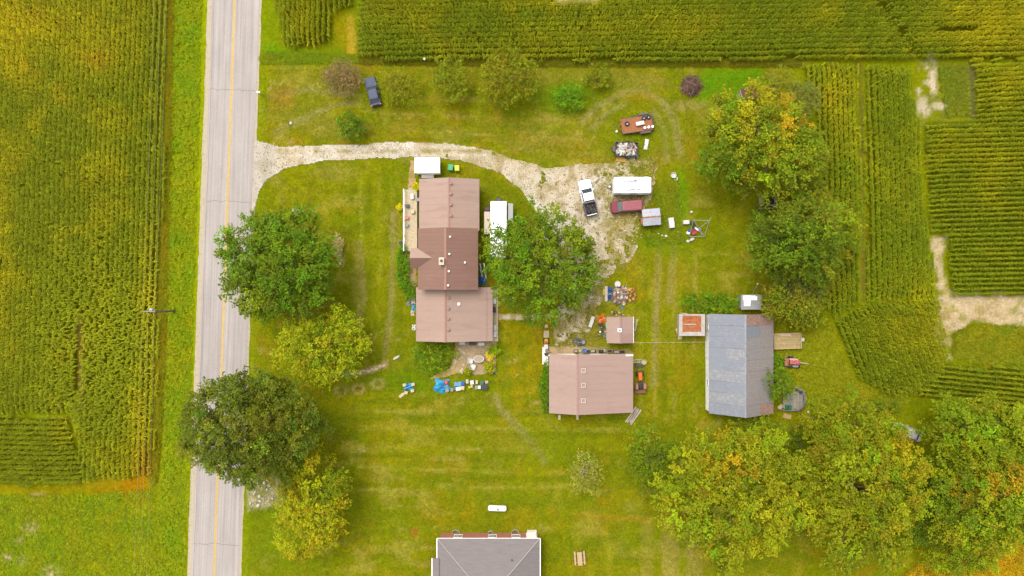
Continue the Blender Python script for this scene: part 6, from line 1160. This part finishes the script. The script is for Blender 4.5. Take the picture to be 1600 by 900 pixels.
# left of the square shed
tarp('tarp', 'bright orange tarp at the top left of the square shed', at(940.5, 498.5, .4), R(20), 1.2, 1.3, .6, mk('orange_tarp', C(250, 128, 30), .5, var=.12), 15); appliance('white long box standing on the gravel left of the orange tarp', at(924.5, 503, .5), R(72), 1.7, .5, .5, P_WHITE, 'long_box', 'box')
hp = thing('tool_heap', 'dark jumble of tools against the left wall of the square shed', 'scrap heap', at(943, 516, .4)); pile(hp, 22, -.6, .45, -1.2, 1.0, .06, .55, [P_BLK, P_GREY, M_DARK, mk('dark_maroon', C(96, 60, 66), .7), M_STEEL], 35, .25, .6)
board('shed_board', 'pale board leaning on the right wall of the square shed', 'board', at(994.5, 508, .5), R(80), 2.0, .3, .05, mk('pale_board', (0, 0, 0)), bent=.2); bucket('tiny pale pot above the square shed', at(955.5, 488), .16, .25, P_CREAM)
hp = thing('shed_clutter', 'brown clutter along the upper wall of the square shed', 'scrap heap', at(967, 490, .3)); pile(hp, 12, -1.2, 1.2, -.35, .3, .05, .3, [M_WOOD, P_BLK, mk('brown_scrap', (0, 0, 0))], 36, .2, .5)
# top wall of the garage
def barrel(label, loc, r, h, mat, group=None):
    T = thing('barrel', label, 'barrel', loc, 0, group); MB().lathe([(r * .95, 0), (r, .05), (r, h * .33), (r * 1.05, h * .35), (r, h * .37), (r, h * .66), (r * 1.05, h * .68), (r, h * .7), (r, h), (r * .95, h), (r * .93, h - .03), (.02, h - .03)], 0, 0, 16).build('drum', mat, T); MB().lathe([(.05, h - .03), (.05, h), (.02, h + .01)], r * .5, 0, 8).build('bung', M_STEEL, T); return T
barrel('blue plastic barrel against the top wall of the garage', at(914, 548.5, .9), .3, .9, PL('barrel_blue', 36, 120, 206))
for i, (px, py, sx, sy, a, l) in enumerate(((900, 549, .6, .5, P_BLK, 'dark bin left of the cream tub'), (920, 549, .6, .45, P_CREAM, 'cream bin right of the blue barrel'), (926.5, 549, .8, .5, P_TEAL, 'teal bin second right of the blue barrel'), (939, 549.5, .6, .45, P_BLK, 'black bin in the middle of the garage wall'), (945, 548, .4, .4, P_WHITE, 'small white bin in the middle of the garage wall'), (953, 549, .7, .4, M_TAN, 'tan bin right of the small white one'), (964, 550, 1.0, .4, P_BLK, 'long black bin near the right garage corner'), (972.5, 550, .6, .4, mk('brown_scrap', (0, 0, 0)), 'brown bin nearest the right garage corner'))): crate('wall_bin', l, 'bin', at(px, py, .4), R(ri.uniform(-6, 6)), sx, sy, .45, a, None, 'bins along the top wall of the garage', M_DARK if i % 2 else M_WOOD)
basin('cream round tub left of the blue barrel', at(905, 547), .3, P_CREAM); tarp('tarp', 'crumpled dark grey tarp on weeds above the garage', at(906, 535, .3), R(-20), 2.0, 1.1, .45, mk('charcoal_tarp', C(104, 102, 96), .7, var=.3, scale=3), 16); bucket('pale grey pail beside the crumpled grey tarp', at(911.5, 534.5), .26, .4, P_GREY)
# left of the garage
board('paving_slab', 'small pale slab at the top of the row left of the garage', 'slab', at(853.5, 509.5), 0, .5, .5, .06, P_CREAM); board('tan_slab', 'tan slab below the small pale slab left of the garage', 'slab', at(853.5, 522), R(90), 1.1, .85, .06, mk('tan_panel', (0, 0, 0)))
tc2 = thing('toy_truck', 'yellow ride-on toy left of the garage', 'toy', at(853.5, 533.5, .5), R(90)); MB().loft([rrect(-.4, .4, -.3, .3, .1, .2), rrect(-.35, .35, -.26, .26, .1, .5)]).build('body', P_YEL, tc2); MB().box(-.15, 0, .5, .35, .4, .12).build('seat', P_RED, tc2)
for x in (-.28, .28):
    for s in (-1, 1): wheel(tc2, x, s * .36, .17, .12, P_RED)
crate('storage_tote', 'white tote below the yellow toy', 'tote', at(853, 541.5), 0, .55, .65, .4, P_WHITE, P_WHITE); appliance('white old freezer at the upper left garage corner', at(853.5, 564.5, .8), R(90), 1.5, .6, .8, P_WHITE); hp = thing('corner_clutter', 'dark clutter above the freezer at the garage corner', 'scrap heap', at(855.5, 550.5, .4)); pile(hp, 10, -.4, .4, -.4, .4, .05, .5, [P_BLK, mk('brown_scrap', (0, 0, 0)), M_DARK], 37, .2, .5)
board('walk_boards', 'strip of grey boards left of the garage corner', 'boardwalk', at(850, 556), R(90), 3.0, .5, .05, M_TRIM, 3)
# right and bottom of the garage
lum = thing('lumber_stack', 'long pale planks stacked askew at the lower right garage corner', 'lumber', at(988.5, 650), R(56))
for i in range(6): MB().box(ri.uniform(-.2, .2), -.5 + (i % 4) * .3, .02 + .1 * (i // 4), 2.7 + ri.uniform(-.4, .3), .2, .09, R(ri.uniform(-3, 3))).build('plank', mk('lumber%d' % (i % 3), C(222 - 12 * (i % 3), 202 - 12 * (i % 3), 172), .8, var=.15), lum)
for px, l in ((874, 'left'), (902, 'right')): T = thing('wall_bracket', '%s pale block under the bottom wall of the garage' % l, 'block', at(px, 651.5), 0, 'blocks below the garage'); MB().box(0, 0, 0, .4, .8, .3).build('block', P_CREAM, T, bevel=.04); MB().box(0, .2, .3, .25, .2, .1).build('cap', P_WHITE, T)
basin('tan stock tub right of the upper garage corner', at(1005.5, 565), .45, mk('tan_tub', C(206, 192, 140), .8, var=.15)); T = thing('ladder', 'aluminium ladder lying from the garage corner to the tan tub', 'ladder', at(996, 564), R(3))
for s in (-1, 1): MB().box(0, s * .2, .05, 1.6, .05, .07).build('rail', M_STEEL, T)
for k in range(5): MB().box(-.6 + k * .3, 0, .06, .04, .38, .04).build('rung', M_STEEL, T)
# beside the farmhouse
tarp('tarp', 'round deep blue tarp at the inner corner of the farmhouse', at(753, 438.5, .5), 0, 1.25, 1.2, .7, M_TARP2, 19)
for i, px in enumerate((751.5, 757.5)): board('long_plank', 'grey plank leaning along the farmhouse above the blue tarp, %s' % ('nearer the wall' if i == 0 else 'farther from the wall'), 'plank', at(px, 423, .3), R(98), 2.6, .25, .08, M_STEEL, bent=.15)
gl = thing('barbecue', 'dark covered barbecue left of the white camper', 'barbecue', at(761, 327, 1), R(10)); MB().loft([rrect(-.5, .5, -.4, .4, .1, .5), rrect(-.5, .5, -.4, .4, .14, .95), rrect(-.4, .4, -.22, .22, .1, 1.15)]).build('lid', mk('bbq_cover', C(96, 80, 78), .7, var=.2), gl); MB().box(0, 0, .1, .8, .6, .38).build('cabinet', M_DARK, gl); MB().tube([(-.3, -.42, .8), (.3, -.42, .8)], .025, 5).build('handle', M_STEEL, gl)
for px, py, m_, l in ((644, 307, P_WHITE, 'white bench box'), (645, 331, P_CREAM, 'cream round-cornered box'), (636, 340, P_PINK, 'pinkish box'), (635.5, 352, P_GREY, 'grey box'), (637, 322, P_BLK, 'small dark box'), (653, 312, P_GREY, 'grey box by the wall')): crate('deck_box', l + ' on the wooden deck', 'box', at(px, py, .8, .555), R(ri.uniform(-5, 5)), .5, .8 if 'bench' in l else .5, .35, m_, m_, 'boxes on the wooden deck')
for px, py, m_, l in ((627, 380, P_WHITE, 'white pots beside the lower end of the wooden deck'), (632, 441, P_GREY, 'grey pot in the shrubs beside the farmhouse'), (634, 447, P_LBLUE, 'bluish pot below the grey pot beside the farmhouse')): crate('planter_box', l, 'pot', at(px, py), 0, .6, .6, .4, m_, None, None, M_DARK)
for px, py, m_, l in ((648, 470, P_WHITE, 'white bag'), (648.5, 481, M_TARP, 'blue bag'), (647, 489, P_CREAM, 'cream bag'), (649, 512, P_WHITE, 'small white bag'), (641, 473, P_GREY, 'grey bag')): tarp('garden_bag', l + ' against the road side wall of the lower farmhouse wing', at(px - 2.5, py), 0, .6, .9, .4, m_, int(py), 'bag', 2)
for px, py, m_, l in ((772.5, 470, M_TRIM, 'white bench'), (772.5, 484, P_BLK, 'dark box'), (773.5, 512, P_WHITE, 'white box'), (773.5, 522, P_WHITE, 'second white box')): crate('porch_box', l + ' on the narrow boardwalk behind the farmhouse', 'box', at(px, py, .5, .255), 0, .45, .8, .4, m_, m_, 'boxes on the back boardwalk')
for i, (px, py) in enumerate(((722, 536), (738, 537), (752, 537.5))): crate('patio_box', ('left', 'middle', 'right')[i] + ' pale box against the house wall above the patio', 'box', at(px, py, .5), 0, .9, .45, .45, (P_WHITE, P_GREY, P_CREAM)[i], (P_WHITE, P_BLK, P_WHITE)[i], 'boxes along the patio wall')
# vehicle hidden in the wood, bottom right
car('parked_car', 'old white car half hidden under the bottom right trees', 'car', at(1420, 676, 1.2), R(160), 4.6, 1.8, mk('old_white_paint', C(214, 208, 206), .5, var=.1), .7, .1, -1.3, -1.9, .95, 0, 1.4)
